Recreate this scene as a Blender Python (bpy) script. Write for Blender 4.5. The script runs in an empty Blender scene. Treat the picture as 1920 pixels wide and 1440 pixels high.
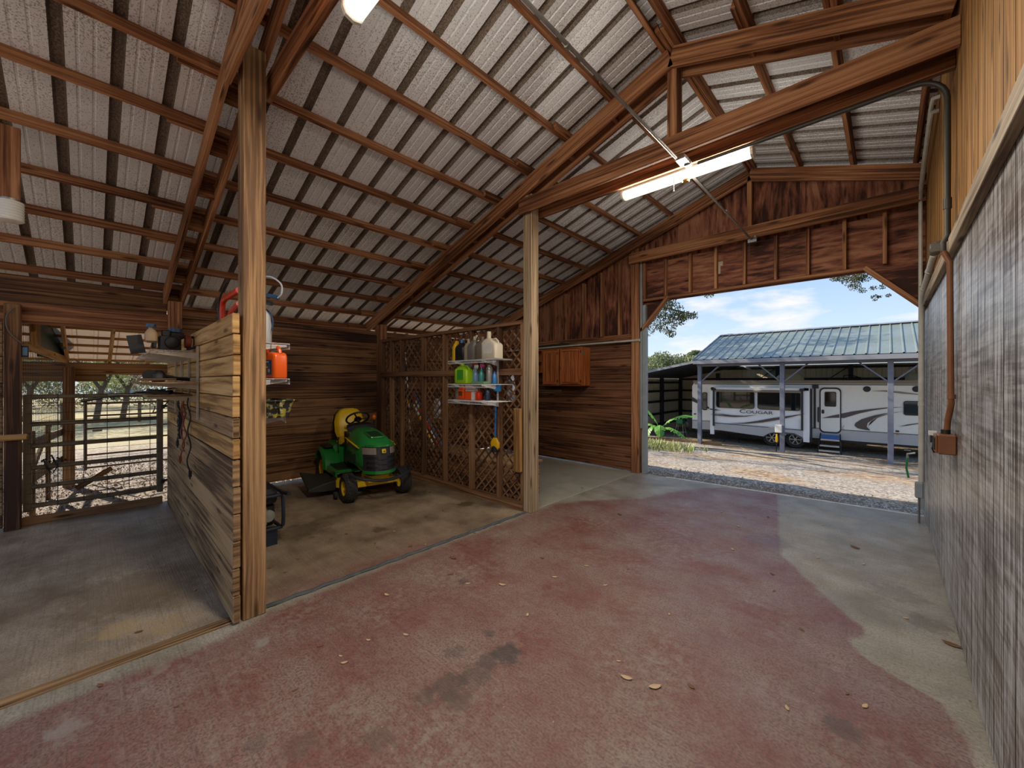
import bpy, math, random
from mathutils import Vector, Matrix, Euler
random.seed(7)
C = bpy.context.scene.collection
R = random.Random(11)

def lin(h):
    h = h.lstrip('#'); o = []
    for i in (0, 2, 4):
        c = int(h[i:i+2], 16) / 255
        o.append(c / 12.92 if c <= .04045 else ((c + .055) / 1.055) ** 2.4)
    return (o[0], o[1], o[2], 1)

# ------------------------------------------------------------ mesh builder
class MB:
    def __init__(s, grain_scale=1.0):
        s.v = []; s.f = []; s.uv = []; s.m = []; s.sm = []
    def face(s, idx, uvs=None, mat=0, smooth=False):
        s.f.append(tuple(idx)); s.m.append(mat); s.sm.append(smooth)
        s.uv.extend(uvs if uvs else [(0, 0)] * len(idx))
    def box(s, c, size, rot=None, grain=None, mat=0, taper=None):
        c = Vector(c); hx, hy, hz = size[0]/2, size[1]/2, size[2]/2
        if grain is None: grain = max(range(3), key=lambda i: size[i])
        ou, ov = R.uniform(0, 90), R.uniform(0, 90)
        b = len(s.v)
        for sx in (-1, 1):
            for sy in (-1, 1):
                for sz in (-1, 1):
                    p = Vector((sx*hx, sy*hy, sz*hz))
                    if taper and sz > 0: p.x *= taper[0]; p.y *= taper[1]
                    if rot is not None: p = rot @ p
                    s.v.append(c + p)
        def L(sx, sy, sz): return (sx*hx, sy*hy, sz*hz)
        quads = [((0,1,3,2),0),((4,6,7,5),0),((0,4,5,1),1),((2,3,7,6),1),((0,2,6,4),2),((1,5,7,3),2)]
        sg = [(a, bb, cc) for a in (-1,1) for bb in (-1,1) for cc in (-1,1)]
        for q, n in quads:
            ax = [i for i in range(3) if i != n]
            if grain in ax: u = grain; w = [i for i in ax if i != grain][0]
            else: u, w = ax
            uvs = []
            for k in q:
                l = L(*sg[k]); uvs.append((l[u] + ou, l[w] + ov + n * .37))
            s.face([b + k for k in q], uvs, mat)
        return s
    def beam(s, p0, p1, w, t, up=(0,0,1), mat=0, ext=0.0):
        """board from p0 to p1: w across along 'up', t across the other way"""
        p0, p1 = Vector(p0), Vector(p1); d = (p1 - p0); ln = d.length; d.normalize()
        side = d.cross(Vector(up)).normalized(); u2 = side.cross(d)
        rot = Matrix((d, side, u2)).transposed()
        return s.box((p0 + p1) / 2, (ln + 2*ext, t, w), rot, 0, mat)
    def tube(s, pts, r, n=8, mat=0, caps=True, closed=False):
        pts = [Vector(p) for p in pts]; N = len(pts)
        rr = r if isinstance(r, (list, tuple)) else [r] * N
        b = len(s.v); prev = None; dist = 0
        for i, p in enumerate(pts):
            if closed: t = pts[(i+1) % N] - pts[i-1]
            else: t = pts[min(i+1, N-1)] - pts[max(i-1, 0)]
            if t.length < 1e-9: t = Vector((0,0,1))
            t.normalize()
            if prev is None:
                a = Vector((0,0,1)) if abs(t.z) < .9 else Vector((1,0,0))
                x = t.cross(a).normalized()
            else:
                x = (prev - t * prev.dot(t)).normalized()
            prev = x; y = t.cross(x)
            for k in range(n):
                an = 2*math.pi*k/n
                s.v.append(p + (x*math.cos(an) + y*math.sin(an)) * rr[i])
        L = 0
        for i in range(N if closed else N-1):
            j = (i+1) % N; l2 = L + (pts[j]-pts[i]).length
            for k in range(n):
                k2 = (k+1) % n
                s.face((b+i*n+k, b+i*n+k2, b+j*n+k2, b+j*n+k),
                       [(L, k/n*.2), (L, (k+1)/n*.2), (l2, (k+1)/n*.2), (l2, k/n*.2)], mat, True)
            L = l2
        if caps and not closed:
            s.face([b+k for k in range(n)][::-1], None, mat)
            s.face([b+(N-1)*n+k for k in range(n)], None, mat)
        return s
    def lathe(s, prof, n=24, M=None, mat=0, caps=True):
        """prof: (radius, height) pairs turned about local z"""
        M = M or Matrix.Identity(4); b = len(s.v)
        for r, z in prof:
            for k in range(n):
                a = 2*math.pi*k/n; s.v.append(M @ Vector((r*math.cos(a), r*math.sin(a), z)))
        for i in range(len(prof)-1):
            for k in range(n):
                k2 = (k+1) % n
                s.face((b+i*n+k, b+i*n+k2, b+(i+1)*n+k2, b+(i+1)*n+k), None, mat, True)
        if caps and prof[0][0] > 1e-4: s.face([b+k for k in range(n)][::-1], None, mat)
        if caps and prof[-1][0] > 1e-4: s.face([b+(len(prof)-1)*n+k for k in range(n)], None, mat)
        return s
    def prism(s, poly, t, M=None, mat=0, uvs=1.0):
        """poly in local xy, from z=0 to z=t"""
        M = M or Matrix.Identity(4); b = len(s.v); n = len(poly); ou = R.uniform(0, 90)
        for z in (0, t):
            for x, y in poly: s.v.append(M @ Vector((x, y, z)))
        uv = [(x + ou, y) for x, y in poly]
        s.face([b+i for i in range(n)][::-1], uv[::-1], mat)
        s.face([b+n+i for i in range(n)], uv, mat)
        for i in range(n):
            j = (i+1) % n
            l = math.hypot(poly[j][0]-poly[i][0], poly[j][1]-poly[i][1])
            s.face((b+i, b+j, b+n+j, b+n+i), [(ou, 0), (ou+l, 0), (ou+l, t), (ou, t)], mat)
        return s
    def loft(s, rings, mat=0, caps=True, smooth=True, closed=True):
        b = len(s.v); n = len(rings[0])
        for r in rings: s.v.extend(Vector(p) for p in r)
        m = n if closed else n-1
        for i in range(len(rings)-1):
            for k in range(m):
                k2 = (k+1) % n
                s.face((b+i*n+k, b+i*n+k2, b+(i+1)*n+k2, b+(i+1)*n+k),
                       [(k/n, i), ((k+1)/n, i), ((k+1)/n, i+1), (k/n, i+1)], mat, smooth)
        if caps:
            s.face([b+k for k in range(n)][::-1], None, mat)
            s.face([b+(len(rings)-1)*n+k for k in range(n)], None, mat)
        return s
    def quad(s, a, b_, c, d, mat=0, uvs=None):
        b = len(s.v); s.v.extend(Vector(p) for p in (a, b_, c, d))
        s.face((b, b+1, b+2, b+3), uvs or [(0,0),(1,0),(1,1),(0,1)], mat); return s
    def ball(s, c, r, n=12, m=8, mat=0, sc=(1,1,1)):
        prof = [(max(1e-5, math.sin(math.pi*i/m)), -math.cos(math.pi*i/m)) for i in range(m+1)]
        M = Matrix.Translation(c) @ Matrix.Diagonal((r*sc[0], r*sc[1], r*sc[2], 1))
        return s.lathe(prof, n, M, mat)
    def build(s, name, mat, parent=None, loc=None, bevel=0, sharp=40, origin=True):
        me = bpy.data.meshes.new(name)
        vs = s.v
        o = Vector((0,0,0))
        if parent is None and origin and vs:
            xs = [v.x for v in vs]; ys = [v.y for v in vs]; zs = [v.z for v in vs]
            o = Vector(((min(xs)+max(xs))/2, (min(ys)+max(ys))/2, min(zs)))
            vs = [v - o for v in vs]
        me.from_pydata([tuple(v) for v in vs], [], s.f)
        uvl = me.uv_layers.new(name='UVMap')
        flat = [c for uv in s.uv for c in uv]
        uvl.data.foreach_set('uv', flat)
        me.polygons.foreach_set('material_index', s.m)
        me.polygons.foreach_set('use_smooth', s.sm)
        for mm in (mat if isinstance(mat, (list, tuple)) else [mat]): me.materials.append(mm)
        me.update()
        if any(s.sm):
            me.set_sharp_from_angle(angle=math.radians(sharp))
        ob = bpy.data.objects.new(name, me); C.objects.link(ob)
        if parent is not None:
            ob.parent = parent
            if loc: ob.location = loc
        else:
            ob.location = o if loc is None else loc
        if bevel:
            bm = ob.modifiers.new('edge', 'BEVEL'); bm.width = bevel; bm.segments = 1; bm.limit_method = 'ANGLE'; bm.angle_limit = math.radians(50)
        return ob

def thing(name, label, cat, loc=(0,0,0), rz=0, group=None):
    o = bpy.data.objects.new(name, None); C.objects.link(o)
    o.empty_display_size = .1; o.location = loc; o.rotation_euler = (0, 0, rz)
    o['label'] = label; o['category'] = cat
    if group: o['group'] = group
    return o
def tag(o, label, cat, group=None, kind=None):
    o['label'] = label; o['category'] = cat
    if group: o['group'] = group
    if kind: o['kind'] = kind
    return o
def struct(o):
    o['kind'] = 'structure'; return o
def dup(root, loc, rz=None, label=None, group=None):
    def cp(o, par):
        c = o.copy(); C.objects.link(c)
        if par is not None:
            c.parent = par; c.matrix_parent_inverse = o.matrix_parent_inverse.copy()
        for ch in o.children: cp(ch, c)
        return c
    r = cp(root, None); r.location = loc
    if rz is not None: r.rotation_euler = (0, 0, rz)
    if label: r['label'] = label
    if group: r['group'] = group
    return r
def T(x, y, z): return Matrix.Translation((x, y, z))
def RX(a): return Matrix.Rotation(math.radians(a), 4, 'X')
def RY(a): return Matrix.Rotation(math.radians(a), 4, 'Y')
def RZ(a): return Matrix.Rotation(math.radians(a), 4, 'Z')

# ------------------------------------------------------------ materials
def mat_new(name):
    m = bpy.data.materials.new(name); m.use_nodes = True
    nt = m.node_tree; b = nt.nodes['Principled BSDF']
    return m, nt, b
def N(nt, t, **k):
    n = nt.nodes.new(t)
    for a, v in k.items():
        if a.startswith('i_'):
            key = a[2:]
            n.inputs[int(key) if key.isdigit() else key].default_value = v
        else: setattr(n, a, v)
    return n
def plain(name, col, rough=.5, metal=0, spec=.5, emit=0, coat=0, alpha=None, trans=0, var=0):
    m, nt, b = mat_new(name)
    c = lin(col) if isinstance(col, str) else col
    b.inputs['Base Color'].default_value = c
    b.inputs['Roughness'].default_value = rough; b.inputs['Metallic'].default_value = metal
    b.inputs['Specular IOR Level'].default_value = spec
    if coat: b.inputs['Coat Weight'].default_value = coat
    if trans: b.inputs['Transmission Weight'].default_value = trans
    if emit:
        b.inputs['Emission Color'].default_value = c; b.inputs['Emission Strength'].default_value = emit
    if var:
        tc = N(nt, 'ShaderNodeTexCoord'); no = N(nt, 'ShaderNodeTexNoise', i_Scale=9, i_Detail=6)
        mp = N(nt, 'ShaderNodeMapRange', i_1=.3, i_2=.75, i_3=1-var, i_4=1+var*.4)
        mx = N(nt, 'ShaderNodeMix', data_type='RGBA', blend_type='MULTIPLY'); mx.inputs[0].default_value = 1
        nt.links.new(tc.outputs['Object'], no.inputs['Vector']); nt.links.new(no.outputs[0], mp.inputs[0])
        mx.inputs[6].default_value = c; nt.links.new(mp.outputs[0], mx.inputs[7]); nt.links.new(mx.outputs[2], b.inputs['Base Color'])
    return m
def ramp(nt, stops, interp='LINEAR'):
    r = nt.nodes.new('ShaderNodeValToRGB'); e = r.color_ramp.elements
    r.color_ramp.interpolation = interp
    e[0].position, e[0].color = stops[0][0], stops[0][1]; e[1].position, e[1].color = stops[-1][0], stops[-1][1]
    for p, c in stops[1:-1]:
        x = e.new(p); x.color = c
    return r
def wood(name, dark, mid, light, rough=.75, gs=(.75, 34), bump=.25, knots=True, stain=None, spec=.25, vary=.5):
    m, nt, b = mat_new(name); L = nt.links.new
    uv = N(nt, 'ShaderNodeUVMap', uv_map='UVMap')
    mp = N(nt, 'ShaderNodeMapping'); mp.inputs['Scale'].default_value = (gs[0], gs[1], 1)
    L(uv.outputs[0], mp.inputs[0])
    # warp
    wn = N(nt, 'ShaderNodeTexNoise', i_Scale=1.6, i_Detail=1.0)
    L(uv.outputs[0], wn.inputs['Vector'])
    va = N(nt, 'ShaderNodeVectorMath', operation='MULTIPLY_ADD')
    L(wn.outputs[1], va.inputs[0]); va.inputs[1].default_value = (0, .9, 0); L(mp.outputs[0], va.inputs[2])
    gn = N(nt, 'ShaderNodeTexNoise', i_Scale=1.0, i_Detail=7.0, i_Roughness=.62, i_Distortion=.3)
    L(va.outputs[0], gn.inputs['Vector'])
    big = N(nt, 'ShaderNodeTexNoise', i_Scale=.45, i_Detail=1.5); L(uv.outputs[0], big.inputs['Vector'])
    ad = N(nt, 'ShaderNodeMath', operation='MULTIPLY_ADD'); L(big.outputs[0], ad.inputs[0]); ad.inputs[1].default_value = vary
    L(gn.outputs[0], ad.inputs[2])
    sb = N(nt, 'ShaderNodeMath', operation='SUBTRACT'); L(ad.outputs[0], sb.inputs[0]); sb.inputs[1].default_value = vary * .5
    rp = ramp(nt, [(.36, lin(dark)), (.5, lin(mid)), (.65, lin(light))]); L(sb.outputs[0], rp.inputs[0])
    col = rp.outputs[0]
    if knots:
        km = N(nt, 'ShaderNodeMapping'); km.inputs['Scale'].default_value = (1.0, 5, 1); L(uv.outputs[0], km.inputs[0])
        vo = N(nt, 'ShaderNodeTexVoronoi', i_Scale=1.0, voronoi_dimensions='2D'); L(km.outputs[0], vo.inputs['Vector'])
        kr = N(nt, 'ShaderNodeMapRange', i_1=.035, i_2=.11, i_3=.8, i_4=0); L(vo.outputs['Distance'], kr.inputs[0])
        mk = N(nt, 'ShaderNodeMix', data_type='RGBA'); L(kr.outputs[0], mk.inputs[0]); L(col, mk.inputs[6])
        dk = lin(dark); mk.inputs[7].default_value = (dk[0]*.35, dk[1]*.3, dk[2]*.3, 1); col = mk.outputs[2]
    if stain:
        sn = N(nt, 'ShaderNodeTexNoise', i_Scale=stain[1], i_Detail=5.0); L(uv.outputs[0], sn.inputs['Vector'])
        sr = N(nt, 'ShaderNodeMapRange', i_1=stain[2], i_2=stain[2]+.16, i_3=0, i_4=stain[3]); L(sn.outputs[0], sr.inputs[0])
        ms = N(nt, 'ShaderNodeMix', data_type='RGBA'); L(sr.outputs[0], ms.inputs[0]); L(col, ms.inputs[6]); ms.inputs[7].default_value = lin(stain[0]); col = ms.outputs[2]
    L(col, b.inputs['Base Color'])
    b.inputs['Roughness'].default_value = rough; b.inputs['Specular IOR Level'].default_value = spec
    bp = N(nt, 'ShaderNodeBump', i_Strength=bump, i_Distance=.004); L(gn.outputs[0], bp.inputs['Height']); L(bp.outputs[0], b.inputs['Normal'])
    return m
def ordinal(n):
    return ['first','second','third','fourth','fifth','sixth','seventh','eighth','ninth','tenth','eleventh','twelfth','thirteenth','fourteenth'][n]
def rounded(w, h, r, n=5):
    p = []
    for cx, cy, a0 in ((w/2-r, h/2-r, 0), (-w/2+r, h/2-r, 90), (-w/2+r, -h/2+r, 180), (w/2-r, -h/2+r, 270)):
        for k in range(n+1):
            a = math.radians(a0 + 90*k/n); p.append((cx + r*math.cos(a), cy + r*math.sin(a)))
    return p

def curved(pts, k=5):
    """rounded path through the points"""
    P = [Vector(p) for p in pts]; out = []
    for i in range(len(P)-1):
        a, b, c, d = P[max(i-1, 0)], P[i], P[i+1], P[min(i+2, len(P)-1)]
        for j in range(k):
            t = j/k; out.append(.5*((2*b) + (c-a)*t + (2*a-5*b+4*c-d)*t*t + (3*b-a-3*c+d)*t**3))
    return out + [P[-1]]
# ------------------------------------------------------------ shared materials
W_RAFTER = wood('rafter_wood', '#4d2f1d', '#875839', '#ad7d57', vary=.6)
W_POST = wood('post_wood', '#60452f', '#92704c', '#b08d66', vary=.7, stain=('#6d5236', .8, .56, .6))
W_NEW = wood('new_board', '#77552e', '#ab8350', '#c29d68', vary=.5, gs=(.9, 22))
W_OLD = wood('weathered_board', '#4d3824', '#876a4a', '#a1835f', vary=.8, stain=('#4f3c2a', 1.1, .58, .5))
W_PLANK = wood('stall_plank', '#39241a', '#6c4a30', '#8c6746', vary=.9, stain=('#2c1a10', 1.3, .58, .7))
W_GABLE = wood('gable_plank', '#352015', '#65402a', '#80583c', vary=.8)
W_PLY = wood('sheathing_ply', '#3a2018', '#774734', '#9a6a50', vary=.9, gs=(2.2, 13))
W_LATT = wood('lattice_wood', '#45301f', '#735137', '#947050', vary=.6, knots=False)
W_CAB = wood('cabinet_oak', '#6a3216', '#a85c2c', '#c07a42', rough=.4, vary=.4, gs=(1.6, 60), knots=False, spec=.5)
W_UPPER = wood('raw_siding', '#684724', '#9a703f', '#b58b57', vary=.7, gs=(1.1, 30), stain=('#5c4024', .9, .6, .5))
M_GALV = plain('galvanised', '#a3a39c', .45, .6, var=.3)
M_WHITE = plain('white_plastic', '#d8d6ce', .4)
M_BLACK = plain('black_plastic', '#17171a', .5)
M_IRON = plain('dark_iron', '#2a2826', .55, .5)
M_GRAYPAINT = plain('gray_paint', '#8d9396', .5, var=.15)
M_COPPER = plain('brown_paint', '#7a4a28', .5, var=.2)

def whitewash():
    m, nt, b = mat_new('whitewashed_siding'); L = nt.links.new
    uv = N(nt, 'ShaderNodeUVMap', uv_map='UVMap')
    mp = N(nt, 'ShaderNodeMapping'); mp.inputs['Scale'].default_value = (2.0, 42, 1); L(uv.outputs[0], mp.inputs[0])
    n1 = N(nt, 'ShaderNodeTexNoise', i_Scale=1, i_Detail=8, i_Roughness=.7, i_Distortion=.6); L(mp.outputs[0], n1.inputs['Vector'])
    n2 = N(nt, 'ShaderNodeTexNoise', i_Scale=1.2, i_Detail=4); L(uv.outputs[0], n2.inputs['Vector'])
    # saw marks across the grain, slightly slanted
    ms = N(nt, 'ShaderNodeMapping'); ms.inputs['Scale'].default_value = (26, 1.4, 1); ms.inputs['Rotation'].default_value = (0, 0, .22); L(uv.outputs[0], ms.inputs[0])
    n3 = N(nt, 'ShaderNodeTexNoise', i_Scale=1, i_Detail=5, i_Roughness=.7); L(ms.outputs[0], n3.inputs['Vector'])
    a1 = N(nt, 'ShaderNodeMath', operation='MULTIPLY_ADD', i_1=.28); L(n2.outputs[0], a1.inputs[0]); L(n1.outputs[0], a1.inputs[2])
    a2 = N(nt, 'ShaderNodeMath', operation='MULTIPLY_ADD', i_1=.45); L(n3.outputs[0], a2.inputs[0]); L(a1.outputs[0], a2.inputs[2])
    rp = ramp(nt, [(.78, lin('#4b3a2c')), (.95, lin('#857a70')), (1.12, lin('#b3aeaa'))]); 
    sc = N(nt, 'ShaderNodeMath', operation='MULTIPLY', i_1=1.0); L(a2.outputs[0], sc.inputs[0])
    mr = N(nt, 'ShaderNodeMapRange', i_1=.56, i_2=1.16, i_3=0, i_4=1); L(sc.outputs[0], mr.inputs[0])
    rp = ramp(nt, [(.34, lin('#45382f')), (.48, lin('#7f7872')), (.66, lin('#b4b3b4'))]); L(mr.outputs[0], rp.inputs[0])
    L(rp.outputs[0], b.inputs['Base Color'])
    b.inputs['Roughness'].default_value = .33; b.inputs['Specular IOR Level'].default_value = .5
    bp = N(nt, 'ShaderNodeBump', i_Strength=.5, i_Distance=.004); L(sc.outputs[0], bp.inputs['Height']); L(bp.outputs[0], b.inputs['Normal'])
    return m
W_WASH = whitewash()

def roof_metal(name, base, spot, thr, metal=.35, rough=.5):
    m, nt, b = mat_new(name); L = nt.links.new
    tc = N(nt, 'ShaderNodeTexCoord')
    v = N(nt, 'ShaderNodeTexNoise', i_Scale=85, i_Detail=2); L(tc.outputs['Object'], v.inputs['Vector'])
    bg = N(nt, 'ShaderNodeTexNoise', i_Scale=1.1, i_Detail=4); L(tc.outputs['Object'], bg.inputs['Vector'])
    sm = N(nt, 'ShaderNodeMath', operation='MULTIPLY_ADD', i_1=.35); L(bg.outputs[0], sm.inputs[0]); L(v.outputs[0], sm.inputs[2])
    r = N(nt, 'ShaderNodeMapRange', i_1=thr, i_2=thr+.1, i_3=0, i_4=.75); L(sm.outputs[0], r.inputs[0])
    c0 = N(nt, 'ShaderNodeMix', data_type='RGBA'); L(bg.outputs[0], c0.inputs[0])
    k = lin(base); c0.inputs[6].default_value = (k[0]*.75, k[1]*.75, k[2]*.75, 1); c0.inputs[7].default_value = (k[0]*1.2, k[1]*1.2, k[2]*1.2, 1)
    c1 = N(nt, 'ShaderNodeMix', data_type='RGBA'); L(r.outputs[0], c1.inputs[0]); L(c0.outputs[2], c1.inputs[6]); c1.inputs[7].default_value = lin(spot)
    L(c1.outputs[2], b.inputs['Base Color']); b.inputs['Metallic'].default_value = metal; b.inputs['Roughness'].default_value = rough
    return m
M_ROOF = roof_metal('roof_sheet', '#dfe1e4', '#93887b', .72, .05, .5); M_RIB = roof_metal('roof_rib_shade_grime', '#7d7064', '#4a3c30', .62, .0, .6)  # rib faces coloured darker: channel shade painted in, along with grime

def floor_mat():
    m, nt, b = mat_new('stained_concrete'); L = nt.links.new
    tc = N(nt, 'ShaderNodeTexCoord'); sp = N(nt, 'ShaderNodeSeparateXYZ'); L(tc.outputs['Object'], sp.inputs[0])
    x, y = sp.outputs[0], sp.outputs[1]
    def noise(sc, det, vec=None, rough=.55):
        n = N(nt, 'ShaderNodeTexNoise', i_Scale=sc, i_Detail=det, i_Roughness=rough); L(vec or tc.outputs['Object'], n.inputs['Vector']); return n.outputs[0]
    def M2(op, a, bb, cc=None):
        n = N(nt, 'ShaderNodeMath', operation=op)
        for i, q in enumerate((a, bb, cc)):
            if q is None: continue
            if isinstance(q, (int, float)): n.inputs[i].default_value = q
            else: L(q, n.inputs[i])
        return n.outputs[0]
    def MR(v, a, bb, c=0, d=1):
        n = N(nt, 'ShaderNodeMapRange', i_1=a, i_2=bb, i_3=c, i_4=d); L(v, n.inputs[0]); return n.outputs[0]
    def MX(f, c1, c2):
        n = N(nt, 'ShaderNodeMix', data_type='RGBA')
        if isinstance(f, (int, float)): n.inputs[0].default_value = f
        else: L(f, n.inputs[0])
        for i, c in ((6, c1), (7, c2)):
            if isinstance(c, str): n.inputs[i].default_value = lin(c)
            else: L(c, n.inputs[i])
        return n.outputs[2]
    def curve(pts):
        t = MR(y, -3, 7.5); fc = N(nt, 'ShaderNodeFloatCurve'); L(t, fc.inputs[1])
        c = fc.mapping.curves[0]
        P = [((py+3)/10.5, (px+4)/5) for py, px in pts]
        c.points[0].location = P[0]; c.points[1].location = P[-1]
        for p in P[1:-1]: c.points.new(*p)
        for p in c.points: p.handle_type = 'VECTOR'
        fc.mapping.update()
        return M2('MULTIPLY_ADD', fc.outputs[0], 5, -4)
    wob = noise(2.5, 4); wob2 = noise(9, 4)
    wx = M2('MULTIPLY_ADD', wob, .3, -.15); wx2 = M2('MULTIPLY_ADD', wob2, .10, -.05)
    XR = curve([(-3, .30), (2.4, .325), (2.62, .29), (2.8, .26), (3.0, .22), (3.06, .08), (3.2, -.12), (3.3, -.19), (3.5, -.1), (3.62, -.16), (4.0, -.42), (4.5, -.72), (5.3, -.88), (6.3, -1.05), (6.9, -1.15), (7.5, -1.2)])
    XL = curve([(-3, -3.12), (.6, -3.12), (.85, -3.23), (2.0, -3.26), (4.0, -3.26), (4.3, -3.23), (4.7, -3.03), (5.3, -2.52), (5.9, -2.35), (6.3, -2.2), (6.7, -1.9), (6.95, -1.2), (7.5, -1.1)])
    xw = M2('ADD', x, M2('MULTIPLY', wx, .35)); xw = M2('ADD', xw, wx2)
    mR = MR(M2('SUBTRACT', XR, xw), -.01, .03); mL = MR(M2('SUBTRACT', xw, XL), -.02, .07)
    mask = M2('MULTIPLY', mR, mL)
    # red overspray just inside the middle stall
    sx = MR(M2('ADD', x, wx), -3.75, -3.3); s2 = M2('MULTIPLY', MR(y, .8, 1.0), MR(y, 2.9, 2.3)); inside = M2('LESS_THAN', x, -3.29)
    mask = M2('MAXIMUM', mask, M2('MULTIPLY', M2('MULTIPLY', M2('MULTIPLY', sx, s2), inside), .8))
    # wear of the paint
    wear = MR(noise(17, 8, rough=.75), .46, .60, 0, .9)
    wearb = MR(noise(1.6, 5), .48, .72, 0, 1)
    wmap = N(nt, 'ShaderNodeMapping'); wmap.inputs['Scale'].default_value = (1.1, 105, 1); wmap.inputs['Rotation'].default_value = (0, 0, .03); L(tc.outputs['Object'], wmap.inputs[0])
    broom = noise(1, 6, wmap.outputs[0], .65)
    fine = noise(75, 5)
    redc = MX(MR(noise(2.2, 6), .35, .68), '#79483f', '#8b756b')
    redc = MX(MR(fine, .42, .60, 0, .72), redc, '#543a34')
    redc = MX(M2('MULTIPLY', wear, MR(wearb, 0, 1, .25, 1)), redc, '#8d8074')
    # concrete: sandy in the gate stall, grey-brown elsewhere
    aisle = MX(MR(noise(2.2, 7, rough=.6), .35, .65), '#7d7564', '#a0988a')
    stall = MX(MR(noise(1.7, 7, rough=.65), .35, .65), '#7b6853', '#b3a28c')
    mid = MX(MR(noise(1.9, 7, rough=.65), .35, .65), '#675643', '#a08d74')
    far = MX(noise(1.5, 6), '#8d8778', '#aaa596')
    st = MX(MR(y, .7, .74), stall, mid); st = MX(MR(y, 3.8, 3.85), st, far)
    con = MX(MR(x, -3.30, -3.27), st, aisle)
    con = MX(MR(fine, .44, .64, 0, .5), con, '#5e5548')
    col = MX(mask, con, redc)
    col = MX(MR(broom, .5, .66, 0, .34), col, '#514339')
    # oil drips, scuffs, pale bare flakes
    def blob(cx, cy, r, colr, k=.7):
        nonlocal col
        d = N(nt, 'ShaderNodeVectorMath', operation='DISTANCE'); L(tc.outputs['Object'], d.inputs[0]); d.inputs[1].default_value = (cx, cy, 0)
        dd = M2('ADD', d.outputs['Value'], M2('MULTIPLY_ADD', noise(16, 6), r*2.2, -r*1.1))
        col = MX(MR(dd, r*.55, r, k, 0), col, colr)
    for a in BLOBS: blob(*a)
    smap = N(nt, 'ShaderNodeMapping'); smap.inputs['Scale'].default_value = (26, 1.3, 1); smap.inputs['Rotation'].default_value = (0, 0, -.25); L(tc.outputs['Object'], smap.inputs[0])
    scuff = M2('MULTIPLY', MR(noise(1, 5, smap.outputs[0], .6), .64, .70, 0, .55), MR(noise(1.1, 3), .5, .6)); col = MX(scuff, col, '#a08f80')
    flake = MR(noise(38, 3), .735, .76, 0, .8)
    col = MX(flake, col, '#b9a68e')
    spk = MR(noise(21, 4), .70, .74, 0, .8); col = MX(spk, col, '#4a3d35')
    L(col, b.inputs['Base Color'])
    rg = MR(noise(3, 5), .35, .7, .34, .62); L(rg, b.inputs['Roughness']); b.inputs['Specular IOR Level'].default_value = .5
    h = M2('ADD', M2('MULTIPLY', broom, .9), M2('MULTIPLY', fine, .9))
    bp = N(nt, 'ShaderNodeBump', i_Strength=.7, i_Distance=.006); L(h, bp.inputs['Height']); L(bp.outputs[0], b.inputs['Normal'])
    return m
BLOBS = [(-1.673, 1.733, 0.110, '#3a3836', 0.70), (-1.708, 1.606, 0.080, '#45403c', 0.60), (-1.675, 1.486, 0.100, '#4f453e', 0.60), (-1.715, 1.326, 0.120, '#4b4039', 0.65), (-1.618, 1.303, 0.090, '#54463e', 0.55), (-1.753, 1.196, 0.070, '#54463e', 0.50), (-1.918, 1.528, 0.070, '#4a4340', 0.50), (-1.887, 1.790, 0.050, '#454040', 0.50), (-2.533, 2.112, 0.050, '#453c38', 0.50), (-0.154, 2.465, 0.085, '#4a3f3a', 0.60), (-2.824, -0.075, 0.100, '#8d857c', 0.60), (-3.025, 0.275, 0.050, '#8d8276', 0.50), (-2.869, 0.741, 0.045, '#8b8478', 0.60), (-1.705, 0.913, 0.090, '#5a4a42', 0.50), (-1.931, 0.646, 0.090, '#5a4a42', 0.45), (-2.086, 0.518, 0.060, '#54463f', 0.45), (-0.890, 4.781, 0.250, '#5a4a4c', 0.35),
        (-4.1, 3.45, .12, '#3a2c20', .7), (-5.0, 3.3, .22, '#3a3026', .6), (-4.7, 1.6, .3, '#4a3d30', .5), (-5.9, 1.5, .35, '#3a2d22', .5), (-4.1, 2.2, .1, '#33291f', .6),
         (-3.72, .14, .15, '#b59a6c', .6), (-3.55, .35, .16, '#a88a5c', .5), (-4.3, .25, .5, '#6e5638', .5), (-5.6, .2, .7, '#6a5840', .4), (.2, 3.9, .15, '#554c40', .5), (.05, 4.3, .2, '#665c4e', .5)]
M_FLOOR = floor_mat()

# ------------------------------------------------------------ floor slab
m = MB(); m.prism([(-7.2, -3.2), (.5, -3.2), (.5, 6.99), (-3.15, 6.76), (-7.2, 6.95)], .25, T(0, 0, -.25))
struct(m.build('floor', M_FLOOR, origin=False))
m = MB(); m.box((-3.285, -1.25, .004), (.055, 3.9, .028)); m.box((-3.245, -1.25, .002), (.02, 3.9, .012))
struct(m.build('trim_1', W_OLD, bevel=.004))
m = MB(); pts = [(-3.285 + .006*math.sin(i*1.7), .86 + i*.07, .006 + .004*math.sin(i*2.3)) for i in range(42)]
m.tube(pts, .017, 6); struct(m.build('trim_2', plain('joint_sealant', '#4c5052', .7, var=.4)))
m = MB(); m.prism([(-2.75, 6.74), (.33, 6.935), (.33, 6.995), (-2.75, 6.795)], .012, T(0, 0, -.006)); struct(m.build('trim_6', plain('slab_edge', '#c3c0b8', .8, var=.3)))
m = MB(); m.box((-3.285, 5.3, .0), (.018, 2.8, .008)); struct(m.build('trim_3', plain('pale_joint', '#a09a8c', .8, var=.3)))

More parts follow.
